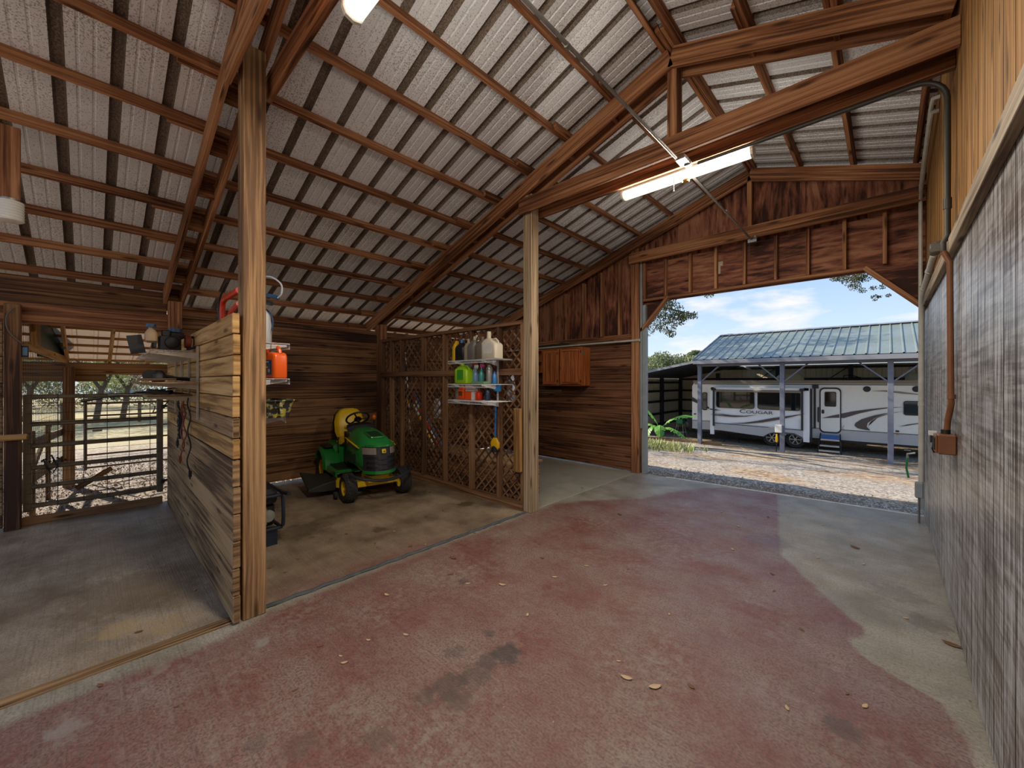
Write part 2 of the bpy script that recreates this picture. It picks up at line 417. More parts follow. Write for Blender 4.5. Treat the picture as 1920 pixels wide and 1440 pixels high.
# ------------------------------------------------------------ roof
RX0, RZ0, SL = -1.475, 4.875, 1/3
def rz(x): return RZ0 - abs(x - RX0) * SL
def roof(sgn, x_end, y0, y1):
    prof = []; y = y0; pitch = .3
    while y < y1:
        for dy, h in ((0, 0), (.004, .0), (.020, .034), (.064, .034), (.080, 0), (.128, 0), (.134, .006), (.146, .006), (.152, 0), (.212, 0), (.218, .006), (.230, .006), (.236, 0)):
            prof.append((y + dy, h))
        y += pitch
    mb = MB(); b = 0
    for px in (RX0, x_end):
        for yy, h in prof: mb.v.append(Vector((px, yy, rz(px) + h)))
    n = len(prof)
    for i in range(n-1):
        q = (i, i+1, n+i+1, n+i) if sgn < 0 else (i, n+i, n+i+1, i+1)
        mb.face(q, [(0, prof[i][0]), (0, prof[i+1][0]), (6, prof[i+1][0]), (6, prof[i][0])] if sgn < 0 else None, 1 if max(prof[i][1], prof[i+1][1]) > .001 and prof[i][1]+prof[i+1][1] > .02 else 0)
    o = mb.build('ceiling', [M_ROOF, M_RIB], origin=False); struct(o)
    sm = o.modifiers.new('sheet', 'SOLIDIFY'); sm.thickness = .002
    return o
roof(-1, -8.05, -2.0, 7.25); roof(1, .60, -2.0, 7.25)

# ------------------------------------------------------------ right wall (grooved siding) with batten
def grooved(y0, y1, z0, z1, xf, mat, name, top_slope=False):
    prof = []; y = y0
    ys = []
    while y < y1 - .01:
        w = min(.2032, y1 - y)
        prof += [(y, 0), (y + w - .011, 0), (y + w - .009, .009), (y + w - .002, .009)]
        y += w
    prof.append((y1, 0))
    mb = MB()
    for z in (z0, z1):
        for yy, d in prof: mb.v.append(Vector((xf + d, yy, z)))
    n = len(prof)
    for i in range(n-1):
        off = int(prof[i][0] / 1.22 + 20) * 13.7
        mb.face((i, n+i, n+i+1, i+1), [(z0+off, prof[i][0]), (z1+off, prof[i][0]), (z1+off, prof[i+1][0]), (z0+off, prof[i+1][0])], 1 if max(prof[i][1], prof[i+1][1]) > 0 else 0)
    mb.box((xf + .05, (y0+y1)/2, (z0+z1)/2), (.08, y1-y0, z1-z0), grain=2)
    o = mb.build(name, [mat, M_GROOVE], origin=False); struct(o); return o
WX = .335; M_GROOVE = plain('siding_groove_shade', '#33241a', .9)  # dark brown on the groove faces paints in the shade inside them
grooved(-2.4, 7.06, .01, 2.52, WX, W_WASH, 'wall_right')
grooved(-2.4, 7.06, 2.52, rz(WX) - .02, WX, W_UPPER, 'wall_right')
m = MB(); m.box((WX - .019, 2.33, 2.55), (.038, 9.44, .10)); struct(m.build('trim_4', wood('batten_wood', '#5e4d3e', '#94836f', '#b0a18e', vary=.6), bevel=.003))
m = MB(); m.box((.36, 7.09, 2.1), (.14, .05, 4.1)); struct(m.build('trim_5', M_GRAYPAINT))

# ------------------------------------------------------------ planked walls
def planks(mb, axis, fixed, a0, a1, z0, z1, h, t, gap=.006, jit=.004):
    z = z0
    while z < z1 - .03:
        hh = min(h, z1 - z); j = R.uniform(-jit, jit)
        c = (fixed + j, (a0+a1)/2, z + hh/2) if axis == 'y' else ((a0+a1)/2, fixed + j, z + hh/2)
        s = (t, a1-a0, hh-gap) if axis == 'y' else (a1-a0, t, hh-gap)
        mb.box(c, s, grain=1 if axis == 'y' else 0); z += h
    return mb
m = MB(); planks(m, 'y', -7.13, .80, 3.80, .035, 2.60, .146, .038); planks(m, 'y', -7.13, 3.80, 6.85, .02, 2.60, .146, .038)
m.box((-7.165, 3.82, 1.32), (.012, 6.1, 2.5), grain=1); struct(m.build('wall_back', W_PLANK, bevel=.003))
m = MB(); planks(m, 'y', -7.11, -2.4, -.66, .02, 2.3, .146, .038); m.box((-7.145, -1.53, 1.15), (.012, 1.74, 2.26), grain=1); struct(m.build('wall_left', W_OLD, bevel=.003))
m = MB(); planks(m, 'x', 6.775, -7.1, -3.35, .015, 2.37, .146, .038); m.box((-5.22, 6.815, 1.2), (3.76, .014, 2.36), grain=0); struct(m.build('wall_gable', W_GABLE, bevel=.003))
# gable sheathing above the planks
m = MB()
def sheath(x0, x1, zb, top):
    for i in range(14):
        a = x0 + (x1-x0)*i/14; c = x0 + (x1-x0)*(i+1)/14
        q = [(a, zb), (c, zb), (c, top(c)), (a, top(a))]
        b = len(m.v); ou = i // 5 * 7.7
        for yy in (6.845, 6.865):
            for xx, zz in q: m.v.append(Vector((xx, yy, zz)))
        uv = [(zz + ou, xx) for xx, zz in q]
        m.face((b, b+1, b+2, b+3), uv); m.face((b+7, b+6, b+5, b+4), uv[::-1])
gt = lambda x: rz(x) - .03
sheath(-7.6, -3.21, 2.37, gt); sheath(-3.21, RX0, 3.74, gt); sheath(RX0, WX, 3.74, gt)
o = struct(m.build('wall_gable_upper', W_PLY))
m = MB()
# header sheathing over the doorway, grain lying flat, with clipped corners
for poly in ([(-3.21, 2.5), (-2.74, 3.04), (-3.21, 3.04)], [(-.19, 3.04), (WX, 2.5), (WX, 3.04)], [(-3.21, 3.04), (WX, 3.04), (WX, 3.80), (-3.21, 3.80)]):
    m.prism(poly, .02, T(0, 6.865, 0) @ RX(90))
struct(m.build('wall_header', W_PLY, origin=False))

# ------------------------------------------------------------ framing on the gable (each stick a thing)
def stick(name, p0, p1, w, t, up, mat, label, cat, group=None, bevel=.003):
    mb = MB(); mb.beam(p0, p1, w, t, up); o = mb.build(name, mat, bevel=bevel); return tag(o, label, cat, group)
gs = [-5.205, -4.844, -4.416, -4.005, -3.633]
gs = [-6.03, -5.61] + gs
names = ['furthest of those behind the lattice', 'nearer of those behind the lattice', 'first to show past the lattice post', 'second past the lattice post', 'third past the lattice post', 'fourth past the lattice post', 'last before the doorway post']
for i, x in enumerate(gs):
    stick('wall_stud', (x, 6.80, 2.50), (x, 6.80, rz(x) - .30), .089, .045, (0, 1, 0), W_RAFTER, 'upright stud on the gable sheathing, ' + names[i], 'stud', 'gable wall studs')
stick('wall_plate', (-7.1, 6.78, 2.44), (-3.35, 6.78, 2.44), .12, .075, (0, 0, 1), W_RAFTER, 'long dark plate lying across the top of the gable plank wall', 'beam')
def ux(u, Y=6.75):
    a = (u - 960) / 746; th = math.radians(43.3); s, c = math.sin(th), math.cos(th)
    return Y * (-s + c*a) / (c + s*a)
hn = ['against the doorway post', 'second from the doorway post', 'third from the doorway post', 'fourth from the doorway post, beside the pale patch', 'fifth from the doorway post', 'sixth from the doorway post', 'seventh from the doorway post', 'eighth from the doorway post', 'nearest the siding wall']
for i, u in enumerate([1207, 1246, 1293, 1341, 1395, 1454, 1514, 1583, 1659]):
    x = ux(u); ext = 3.102
    stick('header_stud', (x, 6.80, ext), (x, 6.80, 3.76), .089, .04, (0, 1, 0), W_RAFTER, 'short stud above the wide doorway, ' + hn[i], 'stud', 'studs over the wide doorway')
stick('header_plate', (-2.76, 6.80, 3.08), (-.17, 6.80, 3.08), .089, .04, (0, 1, 0), W_RAFTER, 'flat bottom plate along the top of the wide doorway', 'beam')
stick('header_plate', (-3.2, 6.80, 3.08), (-2.76, 6.80, 3.08), .089, .04, (0, 1, 0), W_RAFTER, 'short plate between doorway post and the clipped corner', 'beam')
stick('corner_brace', (-3.22, 6.79, 2.53), (-2.72, 6.79, 3.09), .10, .05, (0, 1, 0), W_RAFTER, 'slanted corner board of the doorway beside the grey jamb', 'brace')
stick('corner_brace', (-.21, 6.79, 3.09), (.31, 6.79, 2.53), .10, .05, (0, 1, 0), W_RAFTER, 'slanted corner board of the doorway beside the siding wall', 'brace')
m = MB(); m.box((-3.16, 6.83, 1.5), (.07, .10, 3.0)); m.box((-3.19, 6.765, 2.35), (.03, .05, 3.1))
tag(m.build('door_jamb', M_GRAYPAINT), 'pale grey jamb strip on the doorway post', 'jamb')
m = MB(); m.box((ux(1345, 6.84), 6.842, 3.44), (.09, .006, .19), grain=2); m.box((ux(1352, 6.84), 6.842, 3.50), (.05, .007, .07))
tag(m.build('paper_notice', plain('old_paper', '#b3a68c', .8, var=.2)), 'torn pale paper stuck on the sheathing over the doorway', 'paper')

# ------------------------------------------------------------ posts
def post(x, y, z0, z1, s, mat, label, name='post'):
    mb = MB(); mb.box((x, y, (z0+z1)/2), (s, s, z1-z0), grain=2)
    return tag(mb.build(name, mat, bevel=.006), label, 'post', 'barn posts')
PX = -3.28
post(PX, .79, 0, 3.98, .14, W_POST, 'thick square post at the front end of the plank partition')
post(PX, 3.83, 0, 3.98, .14, wood('post_wood_weathered', '#6d5a45', '#9c8468', '#b7a184', vary=.6), 'thick square post at the front end of the lattice screen')
post(PX, 6.75, 0, 4.05, .14, W_RAFTER, 'square post standing at the edge of the wide doorway')
post(-7.03, .79, 0, 2.72, .14, W_RAFTER, 'back post beside the gate, rafters lapped on both its sides')
post(-7.03, 3.83, 0, 2.72, .14, W_RAFTER, 'back post where the lattice screen meets the plank wall')
post(-7.05, -.585, 0, 2.50, .12, W_PLANK, 'dark gate post with the wooden slide bar on it')
m = MB(); m.beam((-7.17, -2.0, 2.70), (-7.17, .72, 2.70), .30, .04); tag(m.build('eave_board', W_PLANK, bevel=.004), 'dark board closing the gap between the gate lintel and the roof', 'beam')
m = MB(); m.beam((-7.12, -2.4, 2.42), (-7.12, .86, 2.42), .235, .06); tag(m.build('gate_lintel', W_RAFTER, bevel=.004), 'heavy board spanning above the gate opening', 'beam')

# ------------------------------------------------------------ trusses
def truss(y, label, gable=False):
    e = thing('roof_truss', label, 'truss', (RX0, y, 3.75))
    zb = 4.585 - 3.75 + .092*1.054          # rafter centre height at the ridge, local
    for s in (-1, 1) if not gable else (-1,):
        yy = s * .089
        for d in (-1, 1):
            L = 5.97 if d < 0 else (WX - RX0)
            if d < 0 and gable: L = 5.9
            mb = MB(); mb.beam((0, yy, zb), (d*L, yy, zb - L*SL), .184, .038); mb.build('rafter', W_RAFTER, e, bevel=.003)
        yt = s * .127
        mb = MB(); mb.beam((PX - RX0 - .08, yt, .092 - .02), (WX - RX0 - .002, yt, .092 - .02), .184, .038); mb.build('tie_beam', W_RAFTER, e, bevel=.003)
    mb = MB(); mb.beam((0, -.0 if not gable else -.05, .10), (0, -.0 if not gable else -.05, .93), .14 if not gable else .089, .09 if not gable else .06, (0, 1, 0)); mb.build('king_post', W_RAFTER, e, bevel=.003)
    k = 0
    if not gable:
        for i in range(12):
            x = -.055 - .565*i
            if x < -5.9: break
            if abs(x - (PX-RX0)) < .12: continue
            mb = MB(); zc = 4.78 - 3.75 - abs(x)*SL
            mb.box((x - .04, 0, zc - .075), (.038, .14, .16), Euler((0, -.32, 0)).to_matrix(), 1); mb.build('blocking', W_RAFTER, e)
        for i in range(1, 4):
            x = .055 + .565*i; mb = MB(); zc = 4.78 - 3.75 - abs(x)*SL
            mb.box((x + .04, 0, zc - .075), (.038, .14, .16), Euler((0, .32, 0)).to_matrix(), 1); mb.build('blocking', W_RAFTER, e)
    return e
truss(.79, 'doubled roof truss resting on the post of the plank partition')
truss(3.83, 'doubled roof truss over the lattice screen, conduit along its tie beam')
truss(6.75, 'single roof truss standing against the gable sheathing', True)

# ------------------------------------------------------------ purlins
bays = [(-1.95, .90, 'bay over the gate'), (.44, 3.94, 'bay over the lawn tractor'), (3.48, 6.84, 'bay next to the wide doorway')]
def purlin(x, b, k, side):
    y0, y1, bn = bays[b]; off = (.021 if b % 2 else -.021) * (-1 if side == 'stall' else 1)
    xx = x + off; zc = rz(xx) - .047
    mb = MB(); t = math.atan(SL) * (1 if side == 'stall' else -1)
    mb.box((xx, (y0+y1)/2, zc), (.04, y1-y0, .088), Matrix.Rotation(-t, 3, 'Y'), 1)
    o = mb.build('roof_purlin', W_RAFTER, bevel=.003)
    top = 'ridge purlin' if k == 0 else ordinal(k-1) + ' purlin below the ridge'
    tag(o, f"{top}, {'stall slope' if side == 'stall' else 'siding-wall slope'}, {bn}", 'purlin', 'roof purlins')
for b in range(3):
    for k in range(12): purlin(-1.53 - .565*k, b, k, 'stall')
    for k in range(4 if b else 0): purlin(-1.42 + .565*k, b, k, 'wall')
def atY(u, Y):   # x of a sight line at depth-plane Y (used to read sizes off the survey)
    return ux(u, Y)
# ------------------------------------------------------------ plank partition
e = thing('plank_partition', 'stall partition of stacked boards, new yellow boards above weathered ones', 'partition', (-5.08, .705, 0), math.radians(-.8))
def pboards(idx, name, mat, lab=None):
    mb = MB(); z = .012
    hs = [.184]*6 + [.142]*7
    for i, h in enumerate(hs):
        if i in idx:
            j = R.uniform(-.004, .004)
            mb.box((0, j, z + h/2), (3.78 + R.uniform(-.02, .0), .042, h - .007), grain=0)
        z += h
    o = mb.build(name, mat, e, bevel=.004)
    if lab: o['label'] = lab
pboards(range(6), 'lower_board', W_OLD, 'weathered grey-brown lower boards'); pboards([7], 'board', W_OLD)
pboards([6, 8, 9, 10, 11, 12], 'upper_board', W_NEW, 'fresh yellow upper boards')
# ------------------------------------------------------------ lattice screen
def clip_strip(x0, z0, dx, dz, xa, xb, za, zb):
    # clip the line (x0,z0)+t(dx,dz) to the rectangle
    t0, t1 = -1e9, 1e9
    for p, d, lo, hi in ((x0, dx, xa, xb), (z0, dz, za, zb)):
        a, b_ = (lo-p)/d, (hi-p)/d
        if a > b_: a, b_ = b_, a
        t0, t1 = max(t0, a), min(t1, b_)
    if t1 - t0 < .02: return None
    return (x0+dx*t0, z0+dz*t0), (x0+dx*t1, z0+dz*t1)
e = thing('lattice_screen', 'tall diamond lattice screen on a stud frame between two stalls', 'screen', (-5.1, 3.83, 0))
LX = [-6.93, -6.60, -6.26, -5.586, -5.009, -4.378, -3.809, -3.375]
for x in LX:
    mb = MB(); mb.box((x + 5.1, -.03, 1.21), (.045, .085, 2.36), grain=2); mb.build('stud', W_LATT, e, bevel=.003)
for z, h, nm in ((2.395, .05, 'top_rail'), (1.765, .085, 'middle_rail'), (.045, .09, 'bottom_rail')):
    mb = MB(); mb.box((-.05, -.082 if nm == 'middle_rail' else -.03, z), (3.58, .02 if nm == 'middle_rail' else .10, h), grain=0); mb.build(nm, W_LATT, e, bevel=.003)
for a, b_ in zip(LX[:-1], LX[1:]):
    for za, zb in ((.09, 1.20), (1.20, 2.37)):
        mb = MB(); w = .025; per = .135
        xa, xb = a + 5.1, b_ + 5.1
        k = int((xa - 3)/per) - 2
        while k*per < xb + 3.5:
            for sg, yy in ((1, .022), (-1, .031)):
                r = clip_strip(k*per, 0, sg*1.0, 1, xa, xb, za, zb)
                if r: mb.beam((r[0][0], yy, r[0][1]), (r[1][0], yy, r[1][1]), .008, w, (0, 1, 0))
            k += 1
        mb.build('lattice_panel', W_LATT, e)
mb = MB(); planks(mb, 'x', .055, -1.78, 1.72, .02, .50, .12, .02); mb.build('kick_board', W_PLANK, e)
m = MB(); m.box((-3.40, 3.715, .90), (.10, .06, .80), grain=2); tag(m.build('scrap_board', W_NEW, bevel=.004), 'short fresh yellow board screwed upright to the lattice post', 'board')

# ------------------------------------------------------------ gate and its surroundings
M_GATE = plain('gate_paint', '#6a5a44', .55, .2, var=.3)
M_WIRE = plain('wire', '#3a3632', .5, .6)
e = thing('stall_gate', 'brown tube gate with wire mesh between the dark post and the partition', 'gate', (-7.17, .07, .12))
Y0, Y1, ZB = -.56, .58, .12
for y, nm in ((Y0, 'end_post'), (Y1, 'end_post')):
    mb = MB(); mb.box((0, y, .70), (.06, .065, 1.34), grain=2); mb.build(nm, M_GATE, e, bevel=.008)
for z in (1.345, 1.03, .775, .525, .305, .085):
    mb = MB(); mb.box((0, 0, z), (.045, 1.14, .05), grain=1); mb.build('rail', M_GATE, e, bevel=.012)
mb = MB()
for y in (-.33, -.12, .08, .28, .48): mb.tube([(.03, y, .06), (.03, y, 1.36)], .0035, 5)
for i in range(11): mb.tube([(.034, Y0, .12 + i*.115), (.034, Y1, .12 + i*.115)], .002, 4)
mb.build('wire_mesh', M_WIRE, e)
for z in (1.18, .17):
    mb = MB(); mb.tube([(0, Y1+.02, z), (.0, Y1+.10, z+.01), (.03, Y1+.15, z+.02)], .014, 6); mb.box((0, Y1+.03, z), (.07, .04, .05)); mb.build('hinge', M_IRON, e)
mb = MB(); mb.tube([(.03, -.44, .62), (.035, -.41, .50), (.03, -.37, .44), (.03, -.33, .52), (.03, -.38, .66)], .008, 6)
for i in range(7): mb.ball((.04, -.45+.03*i, .60+.02*math.sin(i*2)), .013, 6, 4)
mb.build('chain', M_IRON, e)
m = MB(); m.box((-6.955, -.585, 1.03), (.03, .23, .065), grain=1); tag(m.build('slide_bar', W_NEW, bevel=.012), 'light wooden slide bar across the dark gate post', 'latch')
m = MB(); m.box((-7.15, .05, .045), (.05, 1.25, .09), grain=1); tag(m.build('threshold_board', W_PLANK, bevel=.004), 'dark board lying across the floor under the gate', 'board')
m = MB(); m.tube(curved([(-6.97, -.57, 2.45), (-6.96, -.62, 2.35), (-6.97, -.61, 2.2), (-6.98, -.53, 2.08), (-7.0, -.5, 2.05)]), .008, 6)
tag(m.build('cable_loop', plain('old_cable', '#5d5348', .6)), 'thin cable looping down the top of the gate post', 'cable')
m = MB(); m.box((-7.08, -.50, 1.98), (.06, .05, .13)); m.box((-7.045, -.50, 1.98), (.006, .035, .09), mat=1)
tag(m.build('meter_box', [M_BLACK, plain('blue_label', '#5d86a8', .5)]), 'small dark box with a blue label beside the gate post', 'box')
# wire fence panel running out from the gate post
e = thing('wire_fence', 'tall wire panel fence running outdoors from the gate post', 'fence', (-7.25, -.54, -.1))
mb = MB()
dv = Vector((-2.75, .26, 0))
for i in range(34):
    p = dv * (i/33); mb.tube([p + Vector((0,0,.1)), p + Vector((0,0,2.45))], .0022, 4)
for i in range(15):
    z = .15 + i*.155; mb.tube([(0,0,z), dv + Vector((0,0,z))], .0022, 4)
mb.build('wire_mesh', M_WIRE, e)
for t in (.28, .62):
    p = dv*t; mb = MB(); mb.box((p.x, p.y-.04, .55), (.075, .05, 1.1), grain=2); mb.build('fence_post', W_OLD, e)
for z, a in ((.95, 0), (.5, 0)):
    mb = MB(); mb.beam((-.1, -.04, z), dv + Vector((0, -.04, z-.05)), .11, .025); mb.build('fence_board', W_OLD, e)
mb = MB(); mb.beam((-.4, -.07, .15), dv*.75 + Vector((0, -.07, 1.1)), .09, .025); mb.build('fence_brace', W_OLD, e)
mb = MB(); mb.box((-.12, -.03, 1.2), (.06, .05, 2.4), grain=2); mb.build('fence_post', W_NEW, e)
# lean-to
e = thing('lean_to', 'open lean-to roof with wooden beam outside the gate', 'shed', (-10, .5, 0))
LZ = lambda x: 2.03 + .24*(x)      # local x from -0.35 to 2.4
mb = MB(); b = 0; ys = []
y = -3.0
while y < 4.0:
    for dy, h in ((0,0),(.012,0),(.025,.022),(.055,.022),(.068,0)): ys.append((y+dy, h))
    y += .23
for px in (-.45, 2.15):
    for yy, h in ys: mb.v.append(Vector((px, yy, LZ(px) + .10 + h)))
n = len(ys)
for i in range(n-1): mb.face((i, i+1, n+i+1, n+i))
M_LEAN = plain('pale_roof_sheet', '#cbc3b8', .6, .0, var=.25)
nt = M_LEAN.node_tree; tr_ = N(nt, 'ShaderNodeBsdfTranslucent'); tr_.inputs[0].default_value = lin('#d9cbbd'); mx_ = N(nt, 'ShaderNodeMixShader'); mx_.inputs[0].default_value = .42
nt.links.new(nt.nodes['Principled BSDF'].outputs[0], mx_.inputs[1]); nt.links.new(tr_.outputs[0], mx_.inputs[2]); nt.links.new(mx_.outputs[0], nt.nodes['Material Output'].inputs[0])
o = mb.build('roof_sheet', M_LEAN, e); sm = o.modifiers.new('sheet', 'SOLIDIFY'); sm.thickness = .002
for i, x in enumerate((-.35, .08, .5, .92, 1.34, 1.76, 2.1)):
    mb = MB(); mb.box((x, .5, LZ(x) + .075), (.075, 7.0, .038), grain=1); mb.build('purlin', W_NEW, e)
for y in (-2.3, -.76, -.26, .24, 1.5, 2.7):
    mb = MB(); mb.beam((-.4, y, LZ(-.4) - .01), (2.15, y, LZ(2.15) - .01), .13, .038); mb.build('rafter', W_NEW, e, bevel=.003)
mb = MB(); mb.box((0, .5, 1.86), (.075, 7.0, .20), grain=1); mb.build('beam', W_POST, e, bevel=.003)
mb = MB(); mb.box((0, -1.6, 1.70), (.04, 2.6, .12), grain=1); mb.build('beam', W_OLD, e, bevel=.003)
for y in (-.74, 3.2):
    mb = MB(); mb.box((.07, y, .83), (.14, .14, 2.1), grain=2); mb.build('post', W_POST, e, bevel=.004)
mb = MB(); mb.prism([(-.05, 1.95), (2.7, 2.05), (2.7, 2.80), (1.2, 2.42)], .02, T(0, -.78, 0) @ RX(90)); 
M_GREEN = plain('green_siding', '#24402f', .5, .1, var=.3)
mb2 = MB()
for i in range(19):
    x = -.02 + i*.108
    yy = -.79 - .0889*x; mb2.box((x, yy, (1.97 + LZ(x) + .08)/2), (.06, .025, LZ(x) + .08 - 1.97), grain=2)
mb2.beam((-.05, -.775, 2.25), (1.98, -.775-.176, 2.25), .5, .012); mb2.build('gable_siding', M_GREEN, e)
mb = MB(); mb.beam((-.02, -.76, 1.99), (2.70, -1.0, 2.06), .10, .035); mb.build('fascia_board', W_NEW, e, bevel=.003)
mb = MB(); mb.box((2.6, -.96, 2.2), (.04, .04, .3)); 
for i in range(6): mb.tube([(2.55 - i*.09, -.985 + i*.008, 2.0), (2.55 - i*.09, -.985 + i*.008, 2.42)], .012, 5)
mb.build('baluster', W_NEW, e)

# ------------------------------------------------------------ wall shelf on the gate side of the partition
M_SHELFW = plain('cream_metal', '#b9ab98', .45, .1, var=.2)
e = thing('bracket_shelf', 'white metal bracket shelving on the gate side of the plank partition', 'shelf', (-5.27, .682, 1.3), math.radians(-.8))
for x in (-4.5, -5.03, -5.54, -6.03):
    mb = MB(); mb.box((x + 5.27, -.008, .33), (.026, .014, .66)); mb.build('standard', M_SHELFW, e)
    for z in (.60, .325, .215):
        mb = MB(); M = T(x + 5.27 - .008, -.012, z) @ RZ(-90)
        mb.prism([(0, -.055), (.0, .0), (.33, .0), (.33, -.012)], .016, M @ RX(90)); mb.build('bracket', M_SHELFW, e)
mb = MB()
for i in range(7): mb.tube([(-.80, -.05 - i*.045, .608), (.80, -.05 - i*.045, .608)], .004, 5)
for i in range(14): mb.tube([(-.80 + i*.123, -.04, .612), (-.80 + i*.123, -.33, .612), (-.80 + i*.123, -.335, .585)], .0025, 4)
mb.build('wire_shelf', M_SHELFW, e)
for z, nm in ((.333, 'shelf_board'), (.223, 'shelf_board')):
    mb = MB(); mb.box((-.02, -.20, z), (1.72, .36 if z > .3 else .30, .016), grain=0); mb.build(nm, W_OLD, e, bevel=.002)
M_ENG = plain('dark_engine', '#211f1e', .5, .2); M_TAN = plain('tan_plastic', '#a08560', .5); M_ORNG = plain('dull_orange', '#8c3a1c', .5); M_BLU = plain('dark_blue', '#23425f', .45)
e = thing('trimmer_engine', 'black string-trimmer engine with tan tank on the top bracket shelf', 'tool', (-4.78, .52, 1.916))
mb = MB(); mb.box((0, -.02, .075), (.17, .15, .13)); mb.box((-.02, .03, .15), (.12, .10, .06)); mb.box((.04, -.05, .16), (.07, .06, .06)); mb.lathe([(.05, 0), (.055, .02), (.04, .03), (0, .03)], 14, T(.085, -.01, .08) @ RY(90)); mb.build('engine_body', M_ENG, e, bevel=.008)
mb = MB()
for i in range(8): mb.box((-.09 + i*.026, -.125, .09), (.009, .02, .12))
mb.build('cooling_fin', M_ENG, e)
mb = MB(); mb.loft([[(.06 + x*k, -.15 + y*k, z) for x, y in rounded(.10, .085, .03, 4)] for z, k in ((.07,.6),(.085,1),(.15,1),(.185,.6))]); mb.lathe([(.018, 0), (.018, .03), (.0, .03)], 10, T(.06, -.15, .18)); mb.build('fuel_tank', M_TAN, e)
mb = MB(); mb.lathe([(.035, 0), (.035, .03), (0, .032)], 12, T(.06, -.15, .205)); mb.build('tank_cap', M_BLU, e); mb = MB(); mb.lathe([(.05, 0), (.05, .035), (0, .04)], 12, T(.0, .02, .18)); mb.build('filter_cap', M_BLU, e)
mb = MB(); mb.tube(curved([(.03, .10, .03), (.05, .16, .05), (.05, .20, .10), (.03, .21, .14), (-.02, .17, .15), (-.05, .1, .14)]), .012, 8); mb.build('handle', M_BLACK, e)
mb = MB(); mb.lathe([(.06, 0), (.065, .04), (.02, .05)], 14, T(.0, .09, .10) @ RX(-90)); mb.build('clutch_housing', M_ORNG, e)
mb = MB(); mb.box((.05, -.245, .05), (.014, .10, .16), Euler((.2, 0, .3)).to_matrix()); mb.build('guard', M_BLACK, e)
e = thing('cordless_saw', 'dark power saw lying on the second bracket shelf', 'tool', (-4.75, .42, 1.642))
mb = MB(); mb.loft([[(x, y, z) for x, y in rounded(.16*k, .10*k, .03, 4)] for z, k in ((0,.8),(.02,1),(.07,.95),(.10,.6))]); mb.build('motor_body', M_BLACK, e)
mb = MB(); mb.tube([(0, .04, .05), (0, .12, .03), (0, .22, .02)], .016, 8); mb.build('handle', M_IRON, e)
mb = MB(); mb.lathe([(.05, -.004), (.05, .004), (0, .004)], 20, T(.06, -.06, .055) @ RY(90)); mb.build('blade', M_IRON, e)
m = MB(); m.box((-4.60, .40, 1.662), (.09, .24, .02), Euler((.02, 0, .1)).to_matrix(), 1); tag(m.build('hand_saw_sheath', W_LATT), 'flat brown saw sheath sticking out over the second bracket shelf', 'tool')
m = MB(); m.prism([(0, 0), (.42, .012), (.42, .05), (.06, .04)], .003, T(-4.62, .52, 1.534) @ RZ(-92)); tag(m.build('hand_saw', M_GALV), 'thin grey saw blade lying on the lowest bracket shelf', 'saw')
m = MB()
for i in range(5): m.box((-4.75 + i*.06, .50 - i*.03, 1.55), (.12, .03, .03), Euler((0, .1*i, .5*i)).to_matrix())
tag(m.build('pruning_shears', M_IRON), 'dark hand tool lying on the lowest bracket shelf by the saw', 'tool')
m = MB(); m.tube([(-4.95, .60, 1.588), (-4.87, .30, 1.545), (-4.78, .06, 1.505)], .006, 6); m.tube([(-4.78, .06, 1.505), (-4.74, -.05, 1.486)], .012, 8)
tag(m.build('tool_handle', M_BLACK), 'long thin black rod reaching out from the bracket shelves over the gate', 'tool')
def cord(name, pts, r, mat, label, plug=True):
    mb = MB(); mb.tube(curved(pts, 3), r, 6)
    if plug:
        p = Vector(pts[-1]); mb.box((p.x, p.y, p.z - .02), (.03, .022, .05), mat=0); mb.box((p.x, p.y, p.z - .05), (.014, .010, .03))
    return tag(mb.build(name, mat), label, 'cord', 'cords on the bracket shelf')
def hang(x, y, zt, zb, wob, lo=.03):
    return [(x + lo*math.sin(i*.9 + wob), y + .012*math.cos(i*1.3 + wob), zt + (zb-zt)*i/12) for i in range(13)]
M_REDC = plain('rust_red_cord', '#7a3524', .5)
cord('extension_cord', hang(-4.85, .60, 1.50, .93, 0), .006, M_REDC, 'rust red cord hanging from the bracket shelf, plug by the planks')
cord('extension_cord', hang(-4.72, .60, 1.50, 1.0, 1.5, .05), .006, M_REDC, 'second rust red cord, looped widest below the bracket shelf', False)
cord('extension_cord', hang(-5.05, .60, 1.50, 1.06, .6, .015), .007, M_BLACK, 'short black cord hanging nearest the gate from the bracket shelf')
cord('extension_cord', hang(-4.48, .60, 1.50, .85, 2.2, .02), .006, M_BLACK, 'longest black cord hanging lowest from the bracket shelf')
m = MB(); m.box((-4.98, .60, 1.22), (.05, .03, .26)); 
for i in range(5): m.box((-4.98, .583, 1.13 + i*.045), (.022, .006, .018), mat=1)
tag(m.build('power_strip', [M_BLACK, M_IRON]), 'black power strip hanging among the cords', 'power strip')
m = MB(); m.tube([(-6.0, .62, 1.42), (-6.05, .55, 1.3), (-6.2, .5, 1.28), (-6.6, .55, 1.3), (-6.9, .58, 1.32)], .006, 6); tag(m.build('gate_cable', M_IRON), 'dark cable running from the partition to the gate hinge', 'cable')
